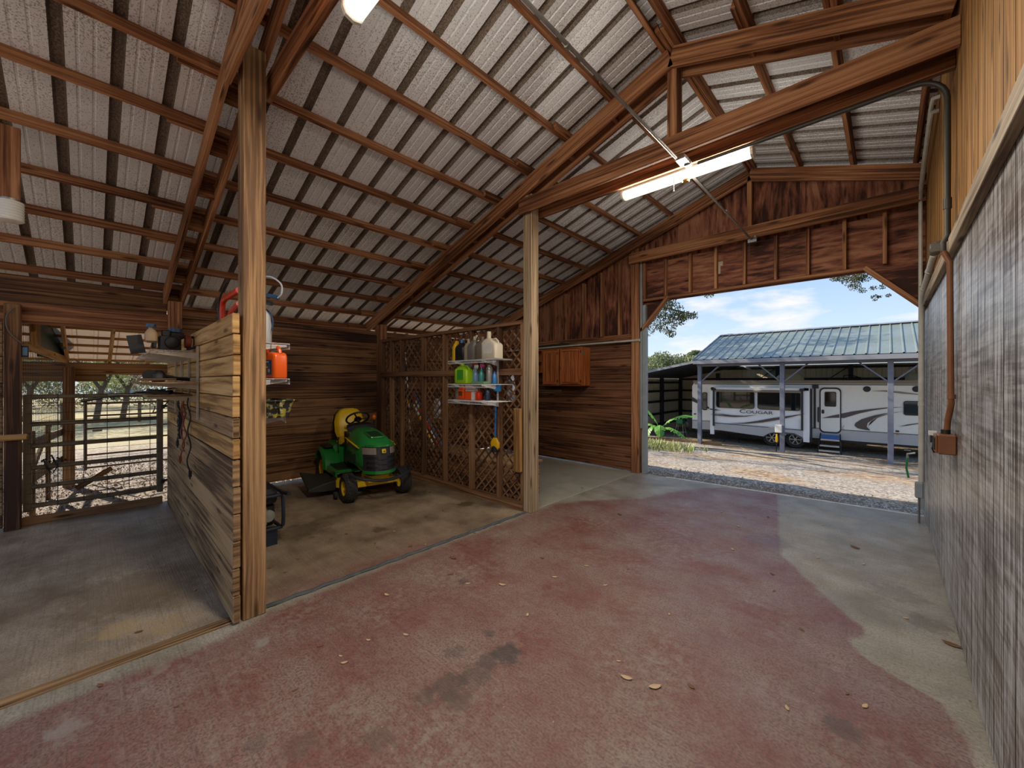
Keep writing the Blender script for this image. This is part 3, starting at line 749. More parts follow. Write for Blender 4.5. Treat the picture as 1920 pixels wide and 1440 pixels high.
# ------------------------------------------------------------ lawn tractor
M_JGREEN = plain('tractor_green', '#1f7a35', .28, 0, coat=.5); M_JYEL = plain('tractor_yellow', '#e0b81c', .4); M_TYRE = plain('tyre_rubber', '#2b2a29', .8)
M_LENS = plain('headlight_glass', '#8a8078', .08, 0, coat=1); M_DKG = plain('dark_green_plastic', '#123a20', .5); M_AMB = plain('amber_lens', '#d8681c', .25)
e = thing('lawn_tractor', 'green and yellow ride-on lawn tractor parked in the middle stall', 'lawn mower', (-5.29, 2.80, 0), math.radians(-8.5))
def wheel(x, y, r, w, sgn, rim_r):
    M = T(x, y, r) @ RX(90 * -sgn)
    mb = MB(); h = w/2
    mb.lathe([(rim_r, -h*.8), (r*.86, -h), (r*.96, -h*.75), (r, -h*.4), (r, h*.4), (r*.96, h*.75), (r*.86, h), (rim_r, h*.8)], 36, M, 0, False)
    for k in range(26):      # turf tread blocks
        for j in (-1, 0, 1):
            a = 2*math.pi*(k + .5*(j % 2))/26
            Mb = M @ Matrix.Rotation(a, 4, 'Z') @ T(r*.995, 0, j*w*.24)
            mb.box(Mb @ Vector((0,0,0)), (.012, .028, w*.19), Mb.to_3x3())
    t = mb.build('wheel', M_TYRE, e)
    mb = MB(); mb.lathe([(.001, h*.55), (rim_r*.3, h*.55), (rim_r*.34, h*.72), (rim_r*.44, h*.4), (rim_r*.85, h*.3), (rim_r*.97, h*.75), (rim_r*1.06, h*.86), (rim_r*1.02, -h*.8)], 28, M, 0, False)
    mb.build('wheel_rim', M_JYEL, t)
for sg in (-1, 1):
    wheel(0, sg*.385, .19, .155, sg, .095); wheel(-1.25, sg*.36, .255, .21, sg, .125)
def ring(x, hw, zb, zt, n=24, p=3.2, tilt=0):
    out = []
    for k in range(n):
        a = 2*math.pi*k/n; c, s_ = math.cos(a), math.sin(a)
        yy = math.copysign(abs(c)**(2/p), c)*hw; zz = math.copysign(abs(s_)**(2/p), s_)
        z = (zb+zt)/2 + zz*(zt-zb)/2
        yy *= 1 - .22*max(0, zz)**2
        out.append((x + tilt*(z - zb), yy, z))
    return out
mb = MB(); mb.loft([ring(.215, .12, .42, .765, tilt=-.17), ring(.15, .215, .38, .79, tilt=-.10), ring(.05, .262, .36, .845), ring(-.2, .27, .37, .905), ring(-.45, .265, .42, .945), ring(-.62, .24, .45, .945), ring(-.65, .20, .5, .92)])
hood = mb.build('hood', M_JGREEN, e, sharp=60)
mb = MB(); mb.loft([[(x, y, z) for x, y in rounded(.30*k, .20*k, .03, 3)] for z, k in ((0, 1.06), (.012, 1.02), (.014, .9), (.010, .85))], caps=False)
o = mb.build('scoop_rim', M_JGREEN, hood, loc=(-.10, 0, .878)); o.rotation_euler = (0, .19, 0)
mb = MB(); mb.prism(rounded(.27, .17, .02, 3), .008); o = mb.build('scoop_panel', M_DKG, hood, loc=(-.10, 0, .880)); o.rotation_euler = (0, .19, 0)
# grille, lamps and badge across the nose
def noseband(z0, z1, y0, y1, dx, mat, nm, par, nn=8, extra=0):
    mb = MB(); rows = []
    for z in (z0, (z0+z1)/2, z1):
        row = []
        for i in range(nn+1):
            y = y0 + (y1-y0)*i/nn
            x = .262 + dx - .13*(abs(y)/.2)**2.4 - .17*(z-.42) + extra
            row.append((x, y, z))
        rows.append(row)
    fr = rows; bk = [[(x-.03, y, z) for x, y, z in r] for r in rows]
    for i in range(2):
        for k in range(nn):
            mb.quad(fr[i][k], fr[i][k+1], fr[i+1][k+1], fr[i+1][k])
    for k in range(nn):
        mb.quad(bk[2][k], fr[2][k], fr[2][k+1], bk[2][k+1]); mb.quad(fr[0][k], bk[0][k], bk[0][k+1], fr[0][k+1])
    for i in range(2):
        mb.quad(bk[i][0], fr[i][0], fr[i+1][0], bk[i+1][0]); mb.quad(fr[i][nn], bk[i][nn], bk[i+1][nn], fr[i+1][nn])
    return mb.build(nm, mat, par)
M_GRIL = plain('grille_black', '#2c2c31', .35)
gr = noseband(.42, .745, -.225, .225, .055, M_GRIL, 'grille', e, 12)
for z in (.455, .52, .585):
    noseband(z, z + .03, -.20, -.055, .060, M_BLACK, 'air_slot', gr, 6); noseband(z, z + .03, .055, .20, .060, M_BLACK, 'air_slot', gr, 6)
    noseband(z - .008, z, -.075, .075, .070, M_GRIL, 'slot_bar', gr, 4)
for s in (-1, 1): noseband(.645, .735, min(s*.095, s*.232), max(s*.095, s*.232), .066, M_LENS, 'headlight', e, 6)
noseband(.745, .775, -.20, .20, .075, M_JGREEN, 'hood_lip', e, 10)
noseband(.385, .425, -.235, .235, .058, M_JGREEN, 'nose_lip', e, 12)
bd = MB(); bd.prism(rounded(.062, .062, .014, 4), .006); bd = bd.build('badge', plain('badge_green', '#2a6a2c', .4), e, loc=(.287, 0, .69)); bd.rotation_euler = (0, math.radians(80), 0)
mb = MB(); rr = rounded(.056, .056, .012, 4); mb.prism(rr, .0015, T(0, 0, .0062)); mb.build('badge_field', M_JYEL, bd)
deer = [(-.018,-.012),(-.008,-.006),(.002,-.010),(.012,-.016),(.016,-.013),(.008,-.004),(.010,.004),(.018,.012),(.012,.010),(.004,.004),(-.008,.002),(-.014,-.004)]
mb = MB(); mb.prism([(-y, x) for x, y in deer], .001, T(0, 0, .008)); mb.prism([(.020, -.018), (.022, .018), (-.016, .018), (-.016, .015), (.018, .014), (.017, -.018)], .001, T(0, 0, .008)); mb.build('badge_animal', M_DKG, bd)
# yellow side stripe
for s in (-1, 1):
    mb = MB(); mb.tube([(-.60, s*.262, .80), (-.35, s*.272, .775), (-.05, s*.268, .735), (.05, s*.262, .72)], [.006, .012, .012, .004], 6); mb.build('side_stripe', M_JYEL, e)
    mb = MB(); mb.box((-.28, s*.258, .55), (.40, .02, .16)); mb.build('side_vent', M_DKG, e)
mb = MB(); mb.loft([[(x, y, z) for x, y in [(-.88+.02*0, -.2), (-.60, -.23), (-.60, .23), (-.88, .2)]] for z in (.40, .86)]); mb.build('dash_panel', M_BLACK, e)
mb = MB(); mb.loft([ring(-.64, .22, .86, .97), ring(-.76, .20, .88, 1.0), ring(-.86, .15, .9, .98)]); mb.build('dash_top', M_BLACK, e)
mb = MB(); mb.tube([(-.74, 0, .95), (-.84, 0, 1.03)], .022, 8); mb.lathe([(.06, 0), (.05, .03), (0, .035)], 14, T(-.845, 0, 1.03) @ RY(-38))
for a in (90, 210, 330):
    mb.tube([T(-.85, 0, 1.04) @ RY(-38) @ Vector((.03*math.cos(math.radians(a)), .03*math.sin(math.radians(a)), .0)), T(-.85, 0, 1.04) @ RY(-38) @ Vector((.16*math.cos(math.radians(a)), .16*math.sin(math.radians(a)), .01))], .012, 6)
mb.tube([T(-.85, 0, 1.045) @ RY(-38) @ Vector((.17*math.cos(2*math.pi*k/24), .17*math.sin(2*math.pi*k/24), .01)) for k in range(24)], .015, 8, closed=True); mb.build('steering_wheel', M_BLACK, e)
mb = MB(); mb.box((-.72, 0, .33), (.62, .84, .045)); mb.box((-.72, -.43, .30), (.62, .03, .10)); mb.box((-.72, .43, .30), (.62, .03, .10)); mb.build('footboard', M_JGREEN, e, bevel=.012)
for a in (-.30, .30): mb = MB(); mb.box((-.72, a, .36), (.5, .20, .015)); mb.build('foot_mat', M_BLACK, e, bevel=.005)
# fenders and seat deck
mb = MB(); mb.loft([[(-.98, y, z) for y, z in ((-.30,.34),(.30,.34),(.30,.56),(-.30,.56))], [(-1.05, y, z) for y, z in ((-.32,.34),(.32,.34),(.32,.64),(-.32,.64))], [(-1.5, y, z) for y, z in ((-.30,.40),(.30,.40),(.30,.66),(-.30,.66))], [(-1.56, y, z) for y, z in ((-.28,.44),(.28,.44),(.28,.6),(-.28,.6))]], smooth=False); mb.build('rear_body', M_JGREEN, e, bevel=.03)
for s in (-1, 1):
    mb = MB(); rings = []
    for k in range(11):
        a = math.radians(5 + 150*k/10)
        c = [(r*math.cos(a) - 1.25, y, .255 + r*math.sin(a)) for r, y in ((.30, s*.24), (.33, s*.24), (.345, s*.30), (.34, s*.46), (.30, s*.49), (.285, s*.48), (.29, s*.30))]
        rings.append(c if s > 0 else c[::-1])
    mb.loft(rings); mb.build('fender', M_JGREEN, e, sharp=50)
    mb = MB(); mb.box((-1.22, s*.36, .605), (.30, .16, .03)); mb.build('fender_tray', M_BLACK, e, bevel=.01)
mb = MB(); seat = []
for t, hw, th in ((0,.20,.03),(.12,.235,.09),(.30,.24,.08),(.42,.225,.07)):
    seat.append([(-.82 - t, y*hw, .70 + z*th + (.03 if t == 0 else 0)) for y, z in ((-1,-.6),(-.9,.6),(-.5,.75),(.5,.75),(.9,.6),(1,-.6))])
mb.loft(seat); mb.build('seat_cushion', M_JYEL, e, sharp=70)
mb = MB(); bk = []
for z, x, hw, th in ((.70,-1.20,.21,.05),(.82,-1.23,.245,.08),(.98,-1.27,.245,.085),(1.10,-1.31,.215,.08),(1.17,-1.33,.15,.06),(1.19,-1.335,.07,.02)):
    bk.append([(x + th*cx, hw*cy, z) for cx, cy in ((.7,-.85),(1,-.75),(.8,0),(1,.75),(.7,.85),(-.1,1),(-.6,.8),(-.75,0),(-.6,-.8),(-.1,-1))])
mb.loft(bk); mb.build('seat_back', M_JYEL, e, sharp=70)
mb = MB(); mb.loft([[(x - .075, y*1.02, z - .01) for x, y, z in r] for r in bk[:5]]); mb.build('seat_shell', M_BLACK, e, sharp=70)
mb = MB(); mb.loft([[(x, y, .56) for x, y in rounded(.28, .30, .05, 3)], [(x, y, .68) for x, y in rounded(.34, .34, .05, 3)]]); mb.build('seat_base', M_BLACK, e, loc=(-1.02, 0, 0))
# front bumper, axle, deck and chute
mb = MB(); mb.tube(curved([(.16, -.42, .41), (.30, -.36, .375), (.40, -.16, .335), (.42, 0, .325), (.40, .16, .335), (.30, .36, .375), (.16, .42, .41)]), .022, 8)
mb.tube([(.10, -.2, .33), (.395, -.16, .335)], .014, 6); mb.tube([(.10, .2, .33), (.395, .16, .335)], .014, 6); mb.build('bumper', plain('bumper_black', '#2a2c33', .25), e)
mb = MB(); mb.box((0, 0, .215), (.09, .60, .075)); mb.box((-.05, 0, .28), (.3, .30, .10)); mb.build('front_axle', M_JYEL, e, bevel=.008)
mb = MB(); mb.lathe([(.27, 0), (.31, .02), (.30, .10), (.24, .13), (.0, .135)], 24, T(-.60, .15, .09)); mb.lathe([(.27, 0), (.31, .02), (.30, .10), (.24, .13), (.0, .135)], 24, T(-.60, -.17, .09)); mb.build('mower_deck', M_JYEL, e, sharp=50)
mb = MB(); mb.loft([[(-.40, -.44, .22), (-.86, -.44, .24), (-.86, -.44, .10), (-.40, -.44, .08)], [(-.40, -.62, .19), (-.88, -.64, .26), (-.88, -.64, .14), (-.40, -.62, .08)], [(-.42, -.80, .13), (-.92, -.82, .30), (-.92, -.82, .27), (-.42, -.80, .10)]], smooth=False); mb.build('discharge_chute', plain('chute_black', '#26241f', .6), e, bevel=.008)
for a in (-.50, .52): mb = MB(); mb.lathe([(.045, -.02), (.05, 0), (.045, .02)], 14, T(-.20, a, .065) @ RX(90)); mb.build('gauge_wheel', M_TYRE, e)
mb = MB(); mb.ball((-.82, .25, 1.06), .035, 10, 6, 0, (1, 1, 1.3)); mb.build('lever_knob', M_AMB, e)
mb = MB(); mb.tube([(-.82, .25, .9), (-.82, .25, 1.04)], .01, 6); mb.build('lever', M_BLACK, e)
mb = MB(); mb.tube([(-.92, -.27, .55), (-.96, -.27, .72)], .01, 6); mb.ball((-.965, -.27, .74), .025, 8, 6); mb.build('deck_lever', M_BLACK, e)

# ------------------------------------------------------------ wire shelves
def wire_shelf(name, label, x0, x1, y0, y1, z, group, lip=.04, mat=None, bxs=None):
    """shelf of thin rods, wall side at y1, rim bent down at y0"""
    mb = MB(); n = max(8, int((x1-x0)/.028)); s = -1 if y0 < y1 else 1
    for i in range(n+1):
        x = x0 + (x1-x0)*i/n; mb.tube([(x, y1, z), (x, y0, z), (x, y0, z - lip)], .0026, 4)
    for t in (0, .33, .66, 1): 
        y = y0 + (y1-y0)*t; mb.tube([(x0, y, z-.004), (x1, y, z-.004)], .0042, 5)
    mb.tube([(x0, y0, z-lip), (x1, y0, z-lip)], .0042, 5)
    o = thing(name, label, 'shelf', ((x0+x1)/2, y1, z), 0, group)
    sub = Vector(((x0+x1)/2, y1, z)); mb.v = [v - sub for v in mb.v]; mb.build('wire_rack', mat or M_WIREW, o)
    for x in (bxs or (x0 + .06, x1 - .06)):
        mb = MB(); d = (y0 - y1)
        M = T(x - sub.x, 0, -.008)
        mb.prism([(0, -.075), (0, 0), (d, 0), (d, -.012)] if d > 0 else [(0, 0), (0, -.075), (d, -.012), (d, 0)], .006, M @ RZ(90) @ RX(90)); mb.build('bracket', M_WIREW, o)
    return o
M_WIREW = plain('white_wire', '#c9c8c6', .4)
SX0, SX1, SY0, SY1 = -4.47, -3.52, 3.44, 3.745
for z, nm in ((1.925, 'top'), (1.605, 'middle'), (1.385, 'bottom')):
    wire_shelf('wire_shelf', f'{nm} white wire shelf on the lattice screen', SX0, SX1, SY0, SY1, z, 'wire shelves on the lattice screen', bxs=(-4.37, -3.78))
for i, x in enumerate((-4.37, -3.78)):
    m = MB(); m.box((x, 3.735, 1.66), (.025, .012, .62)); tag(m.build('shelf_standard', M_WIREW), 'white upright shelf rail ' + ('at the lattice post end of the shelves' if i else 'at the lawn tractor end of the bottle shelves'), 'rail', 'shelf rails')
for z, nm in ((1.94, 'topmost'), (1.665, 'second'), (1.355, 'lowest')):
    wire_shelf('wire_shelf', f'{nm} white wire shelf behind the partition post, stall side', -4.6, -3.43 if nm != 'lowest' else -3.52, 1.08, .735, z, 'wire shelves behind the partition')

# ------------------------------------------------------------ bottles and jugs
def jug(name, label, x, y, z, w, d, h, mat, cap=None, spout=.03, handle=True, lab=None, rot=0, group=None, cat='jug', neck=.72, off=.0, labcol=None):
    e = thing(name, label, cat, (x, y, z), rot, group); mb = MB(); r = min(w, d)*.22
    rings = []
    hs = ((0,.9),(.02,1),(neck*.86,1),(neck,.92),(neck+.12,.55),(neck+.2,.3)) 
    for t, k in hs:
        kk = k; ox = off*w*(0 if t <= neck*.9 else min(1, (t-neck*.9)/.2))
        rings.append([(px*kk + ox, py*kk, t*h*.92) for px, py in rounded(w, d, r, 4)])
    mb.loft(rings); mb.build('body', mat, e, sharp=60)
    cx = off*w; mb = MB(); top = (neck+.2)*h*.92
    mb.lathe([(spout, top - .01), (spout, h - .002), (spout*.9, h), (0, h)], 14, T(cx, 0, 0)); mb.build('cap', cap or M_WHITE, e)
    if handle:
        mb = MB(); hx = -w*.36 if off >= 0 else w*.36
        mb.tube([(cx*.5, 0, (neck+.14)*h*.92), (hx*.7, 0, (neck+.16)*h*.92), (hx*1.15, 0, (neck+.05)*h*.92), (hx*1.2, 0, neck*h*.75)], .012 if w > .1 else .008, 8); mb.build('handle', mat, e)
    if lab:
        lw, lh, lz, lm = lab; mb = MB(); mb.prism(rounded(lw, lh, .006, 2), .0015, T(0, -d/2 - .0002, lz + lh/2) @ RX(90)); mb.build('paper_label', lm, e)
    return e
P_YEL = plain('jug_yellow', '#d9a911', .4); P_BLK = plain('jug_black', '#1b1b1d', .4); P_TAN = plain('jug_tan', '#9c8d77', .45); P_GRY = plain('jug_grey', '#6a635b', .45); P_DKT = plain('jug_brown_grey', '#6b5f50', .5); P_OFF = plain('jug_offwhite', '#c9bda6', .4)
P_LIME = plain('jug_lime', '#9ccb1f', .35); P_GRN = plain('bottle_green', '#1f7a3c', .4); P_ORG = plain('bottle_orange', '#e2521a', .4); P_RED = plain('bottle_red', '#d1361a', .4); P_CLR = plain('bottle_clear', '#b9bcc2', .12, trans=.4); P_BLUE = plain('bottle_blue', '#2f6fae', .3); P_TEAL = plain('bottle_teal', '#3c8a86', .25); P_PINK = plain('nozzle_pink', '#b4477c', .4)
P_LABW = plain('label_white', '#cfcac0', .6, var=.2); P_LABB = plain('label_blue', '#2a5d94', .5); P_LABG = plain('label_dark_green', '#3c8f2a', .5); P_LABD = plain('label_grey', '#5c6264', .5)
Yt = 3.60
def bx(u): return ux(u, Yt)
zt = 1.93
J = 'jugs on the top lattice shelf'
jug('jug', 'black jug with a yellow edge, first on the top lattice shelf', bx(866), Yt, zt, .19, .12, .30, P_BLK, P_BLUE, .022, True, group=J)
m = MB(); m.loft([[(x*k, y*k, z) for x, y in rounded(.08, .12, .02, 3)] for z, k in ((0,1),(.2,1),(.25,.6),(.29,.3))]); tag(m.build('jug', P_YEL, loc=(bx(856.5), Yt, zt)), 'slim yellow jug pressed against the black jug on the top shelf', 'jug', J)
jug('jug', 'narrow tan jug right beside the black jug on the top lattice shelf', bx(879.5), Yt, zt, .10, .12, .30, P_TAN, P_TAN, .02, True, group=J, off=-.1)
jug('jug', 'grey oil jug with moulded grip in the middle of the top lattice shelf', bx(890), Yt - .02, zt, .15, .13, .32, P_GRY, P_TAN, .022, True, group=J, off=.15)
jug('jug', 'brown-grey oil jug between the grey jug and the big off-white jug', bx(905), Yt, zt, .15, .13, .31, P_DKT, P_DKT, .022, True, group=J)
jug('jug', 'big off-white jug with a pale label at the post end of the top lattice shelf', bx(927), Yt - .04, zt, .27, .16, .36, P_OFF, P_OFF, .028, True, lab=(.15, .13, .07, P_LABW), group=J, neck=.62, off=-.22)
zm = 1.612
jug('jug', 'lime green weed-killer jug on the middle lattice shelf', bx(873), Yt - .03, zm, .27, .14, .29, P_LIME, P_LIME, .03, True, lab=(.13, .14, .05, P_LABG), neck=.74, off=-.1)
def spray(label, u, z, w, h, mat, noz, grp='spray bottles on the middle lattice shelf', y=Yt):
    e = thing('spray_bottle', label, 'bottle', (bx(u)*(y/Yt), y, z), R.uniform(-.5, .5), grp); r = w/2
    mb = MB(); mb.lathe([(r*.9, 0), (r, .01), (r, h*.5), (r*.55, h*.66), (r*.35, h*.74), (r*.35, h*.80)], 16); mb.build('body', mat, e)
    mb = MB(); mb.lathe([(r*.42, h*.80), (r*.42, h*.86), (0, h*.86)], 12); mb.loft([[(-.02, y_, z_), (.055, y_, z_)][0:1] + [(.055, y_, z_)] + [(.055, -y_, z_), (-.02, -y_, z_)] for y_, z_ in ((.012, h*.86), (.012, h), (.006, h*1.01))], smooth=False)
    mb.tube([(.04, 0, h*.88), (.05, 0, h*.78)], .006, 6); mb.build('trigger', noz, e); return e
spray('spray bottle of blue liquid standing next to the lime jug', 892, zm, .085, .25, plain('blue_liquid', '#7d9fc0', .12, trans=.3), P_WHITE if 'P_WHITE' in globals() else M_WHITE)
spray('teal spray bottle with a pink nozzle on the middle lattice shelf', 903, zm, .075, .26, P_TEAL, P_PINK)
spray('spray bottle with a white nozzle behind the lime jug', 881, zm, .08, .28, P_CLR, M_WHITE, y=3.70)
spray('spray bottle with an orange nozzle behind the blue spray bottle', 889, zm, .08, .29, P_CLR, P_ORG, y=3.71)
m = MB(); m.lathe([(.04, 0), (.042, .008), (.042, .20), (.03, .225), (.025, .24), (.018, .25), (0, .25)], 16); tag(m.build('spray_can', plain('can_grey', '#8d8a84', .35, .4), loc=(bx(917.5), Yt, zm)), 'tall grey spray can on the middle lattice shelf near the white rail', 'can')
m = MB(); m.box((bx(909), Yt - .08, zm + .015), (.24, .10, .03)); tag(m.build('box', plain('green_box', '#6d8f6a', .6)), 'flat pale green box lying in front of the spray can', 'box')
m = MB(); m.lathe([(.03, 0), (.03, .11), (.012, .14), (.012, .16), (0, .16)], 12); tag(m.build('bottle', P_BLUE, loc=(bx(924), Yt + .03, zm)), 'small blue bottle beside the tall spray can', 'bottle')
zb = 1.392
m = MB(); m.lathe([(.04, 0), (.042, .02), (.04, .17), (.015, .21), (.015, .24), (0, .24)], 14); tag(m.build('bottle', P_GRN, loc=(bx(856), Yt + .03, zb)), 'dark green bottle first on the bottom lattice shelf', 'bottle')
m = MB(); m.lathe([(.05, 0), (.052, .02), (.05, .10), (.03, .14), (.0, .15)], 14); tag(m.build('bottle', P_DKT, loc=(bx(862), Yt - .02, zb)), 'squat brown bottle between the green and orange bottles', 'bottle')
jug('bottle', 'orange jug with a loop handle on the bottom lattice shelf', bx(871.5), Yt - .03, zb, .13, .10, .23, P_ORG, P_ORG, .018, True, lab=(.08, .06, .05, plain('label_brown', '#6d3a1c', .5)), cat='bottle', off=.1)
e = thing('carton', 'orange carton with a white side on the bottom lattice shelf', 'box', (bx(889), Yt - .04, zb)); mb = MB(); mb.box((-.02, 0, .055), (.13, .10, .11)); mb.build('body', P_ORG, e, bevel=.002); mb = MB(); mb.box((.07, 0, .055), (.05, .10, .11)); mb.build('side_panel', P_LABW, e)
m = MB(); m.box((bx(889.5), Yt - .03, zb + .155), (.19, .10, .085)); tag(m.build('carton', plain('pink_grey_box', '#b7a196', .6), bevel=.002), 'pale pinkish box lying on top of the orange carton', 'box')
jug('bottle', 'bright red bottle beside the orange carton', bx(903), Yt - .05, zb, .08, .07, .15, P_RED, M_BLACK, .012, False, cat='bottle')
m = MB(); m.lathe([(.032, 0), (.033, .01), (.033, .12), (.012, .15), (.012, .18), (0, .18)], 12); tag(m.build('bottle', plain('navy_bottle', '#22344c', .4), loc=(bx(914), Yt, zb)), 'slim navy bottle nearest the rail on the bottom lattice shelf', 'bottle')
m = MB(); m.box((bx(922), 3.70, zb + .17), (.12, .03, .10)); tag(m.build('blue_pack', plain('bright_blue', '#2f86c8', .5)), 'bright blue pack hanging behind the bottom lattice shelf', 'pack')
# blue and yellow hanging tool, white cloth behind
e = thing('hanging_tool', 'blue-handled tool with a yellow head hanging under the lattice shelves', 'tool', (ux(929, 3.72), 3.715, .78))
mb = MB(); mb.tube([(.01, 0, .55), (.0, 0, .12)], .014, 8); mb.build('shaft', P_BLUE, e)
mb = MB(); mb.loft([[(x*k, y*.5*k, z) for x, y in rounded(.16, .10, .04, 3)] for z, k in ((-.05,.6),(-.02,1),(.05,1),(.11,.4))]); mb.build('head', P_YEL, e)
mb = MB(); mb.lathe([(.05, -.08), (.055, -.02), (.03, 0)], 12); mb.build('guard', M_BLACK, e)
m = MB()
for i in range(6): m.loft([[(.02*math.sin(i+z*9) + x, .015*math.cos(i*2+z*7), z) for x in (-.02, .02)] + [(.02*math.sin(i+z*9) + x, .02 + .015*math.cos(i*2+z*7), z) for x in (.02, -.02)] for z in (0, .12, .25, .36, .42)], smooth=True) if i == 0 else None
def rag(x, y, z0, z1, w, label):
    mb = MB(); rings = []
    for k in range(9):
        t = k/8; z = z0 + (z1-z0)*t; ww = w*(1 - .55*t)
        rings.append([(ww*(j/9-.5), .018*math.sin(j*1.9 + k*.6), z) for j in range(10)] + [(ww*(j/9-.5), .018*math.sin(j*1.9 + k*.6) + .006, z) for j in range(9, -1, -1)])
    mb.loft(rings); mb.v = [v + Vector((x, y, 0)) for v in mb.v]
    return tag(mb.build('rag', plain('rag_white', '#b9bcc4', .9)), label, 'cloth')
rag(ux(957, 4.0), 4.0, 1.36, 1.75, .2, 'pale rag hanging behind the lattice next to the bottle shelves')
rag(ux(819, 4.0), 4.0, 1.02, 1.35, .24, 'pale blue-grey rag hanging behind the lattice, low near the middle')
# poles leaning behind the lattice
def pole(label, p0, p1, r, mats, name='pole'):
    mb = MB(); p0, p1 = Vector(p0), Vector(p1); n = 7
    for i in range(n): mb.tube([p0.lerp(p1, i/n), p0.lerp(p1, (i+1)/n)], r, 8, i % len(mats))
    return tag(mb.build(name, mats), label, 'pole', 'poles behind the lattice')
pole('blue and red striped pole leaning behind the lattice', (-5.35, 4.02, .53), (-6.35, 4.08, 1.45), .022, [P_BLUE])
pole('red and white striped pole leaning behind the lattice beside the blue one', (-5.55, 4.06, .53), (-6.45, 4.14, 1.40), .022, [P_RED, M_WHITE])
pole('yellow and white pole leaning behind the lattice, lowest of the striped poles', (-5.75, 4.10, .53), (-6.5, 4.2, 1.2), .022, [M_WHITE, P_YEL, M_WHITE])
pole('thin dark fishing pole leaning behind the lattice near the back post', (-6.45, 4.1, .53), (-6.75, 4.15, 2.0), .014, [M_BLACK, M_WHITE, M_BLACK, P_YEL])
pole('thin pale fishing pole leaning behind the lattice near the back post', (-6.6, 4.2, .53), (-6.8, 4.2, 2.2), .012, [M_WHITE, M_BLACK])
m = MB(); m.box((-5.3, 4.22, .49), (3.3, .60, .03), grain=0); m.box((-5.3, 4.50, .25), (3.2, .03, .46), grain=0); m.box((-6.9, 4.2, .25), (.04, .5, .46)); m.box((-3.7, 4.2, .25), (.04, .5, .46)); tag(m.build('workbench', W_OLD), 'low wooden bench standing behind the lattice screen', 'bench')
# ------------------------------------------------------------ things on the stall-side shelves of the partition
M_TANKW = plain('tank_white', '#c9c9c8', .35)
e = thing('tank_sprayer', 'white pump sprayer tank on the top shelf behind the partition post', 'sprayer', (-3.80, .93, 1.945))
mb = MB(); mb.lathe([(.11, 0), (.125, .02), (.125, .17), (.115, .25), (.08, .31), (.05, .33), (.05, .35), (0, .35)], 28); mb.build('tank', M_TANKW, e)
mb = MB(); mb.tube([(.03, .02, .33), (.05, .05, .36), (.14, .09, .335)], .018, 8); mb.build('spout', M_BLACK, e)
mb = MB(); mb.tube([(.02, .04, .42), (.12, .12, .40), (.15, .13, .385)], .018, 8); mb.build('wand_grip', M_BLU, e)
mb = MB(); mb.tube(curved([(.15, .13, .385), (.18, .15, .42), (.17, .15, .50), (.10, .10, .56), (.0, .05, .57), (-.1, 0, .55)]), .007, 8); mb.build('hose', plain('pale_hose', '#a9aab2', .4), e)
mb = MB(); mb.tube(curved([(-.02, .03, .34), (.06, .09, .28), (.10, .11, .20), (.105, .10, .12)]), .006, 6); mb.build('strap', M_BLU, e)
e = thing('hand_spreader', 'red tubular handle frame sticking up above the plank partition', 'tool', (-4.75, .92, 1.945))
mb = MB(); mb.tube(curved([(-.16, 0, .0), (-.16, 0, .25), (-.155, 0, .40), (-.13, 0, .48), (-.06, 0, .515), (.06, 0, .52), (.25, 0, .52), (.50, 0, .52)]), .026, 10); mb.build('frame_tube', P_RED, e)
mb = MB(); mb.tube([(.05, .0, .26), (.22, 0, .36), (.5, .0, .40)], .022, 8); mb.build('cross_tube', P_RED, e)
mb = MB(); mb.loft([[(x*k + .1, y*k, z) for x, y in rounded(.2, .2, .04, 4)] for z, k in ((0,.6),(.2,1),(.22,1))]); mb.build('hopper', M_TANKW, e)
mb = MB(); mb.tube(curved([(.02, -.05, .20), (.0, -.06, .36), (.06, -.06, .50), (.3, -.05, .62)]), .009, 8); mb.build('hose', M_BLACK, e)
P_HUSK = plain('jug_bright_orange', '#e25a14', .35)
e = thing('oil_jug', 'bright orange jug with a blue label on the shelf behind the partition post', 'jug', (-3.555, 1.0, 1.672), math.radians(12))
mb = MB(); mb.loft([[(x*k + ox, y*k2, z) for x, y in rounded(.24, .11, .025, 4)] for z, k, k2, ox in ((0,.97,.95,0),(.01,1,1,0),(.165,1,1,0),(.19,.95,.95,-.005),(.20,.80,.9,-.012))]); mb.build('body', P_HUSK, e, sharp=60)
mb = MB(); mb.tube(curved([(.10, 0, .19), (.085, 0, .225), (.03, 0, .262), (-.03, 0, .268), (-.06, 0, .255), (-.075, 0, .20)]), .015, 8); mb.build('handle', P_HUSK, e)
mb = MB(); mb.lathe([(.025, .2), (.025, .25), (0, .25)], 12, T(-.09, 0, 0)); mb.build('cap', M_BLACK, e)
lb = MB(); lb.prism([(-.12, -.06), (.085, -.06), (.085, .055), (-.12, .055)], .001, T(0, -.0552, .085) @ RX(90)); lb = lb.build('label', plain('label_navy', '#1f4f85', .4), e)
mb = MB(); mb.prism([(-.12, -.055), (.06, -.055), (.06, .028), (-.12, .028)], .0006, T(0, -.0563, .085) @ RX(90)); mb.build('label_panel', P_LABD, lb)
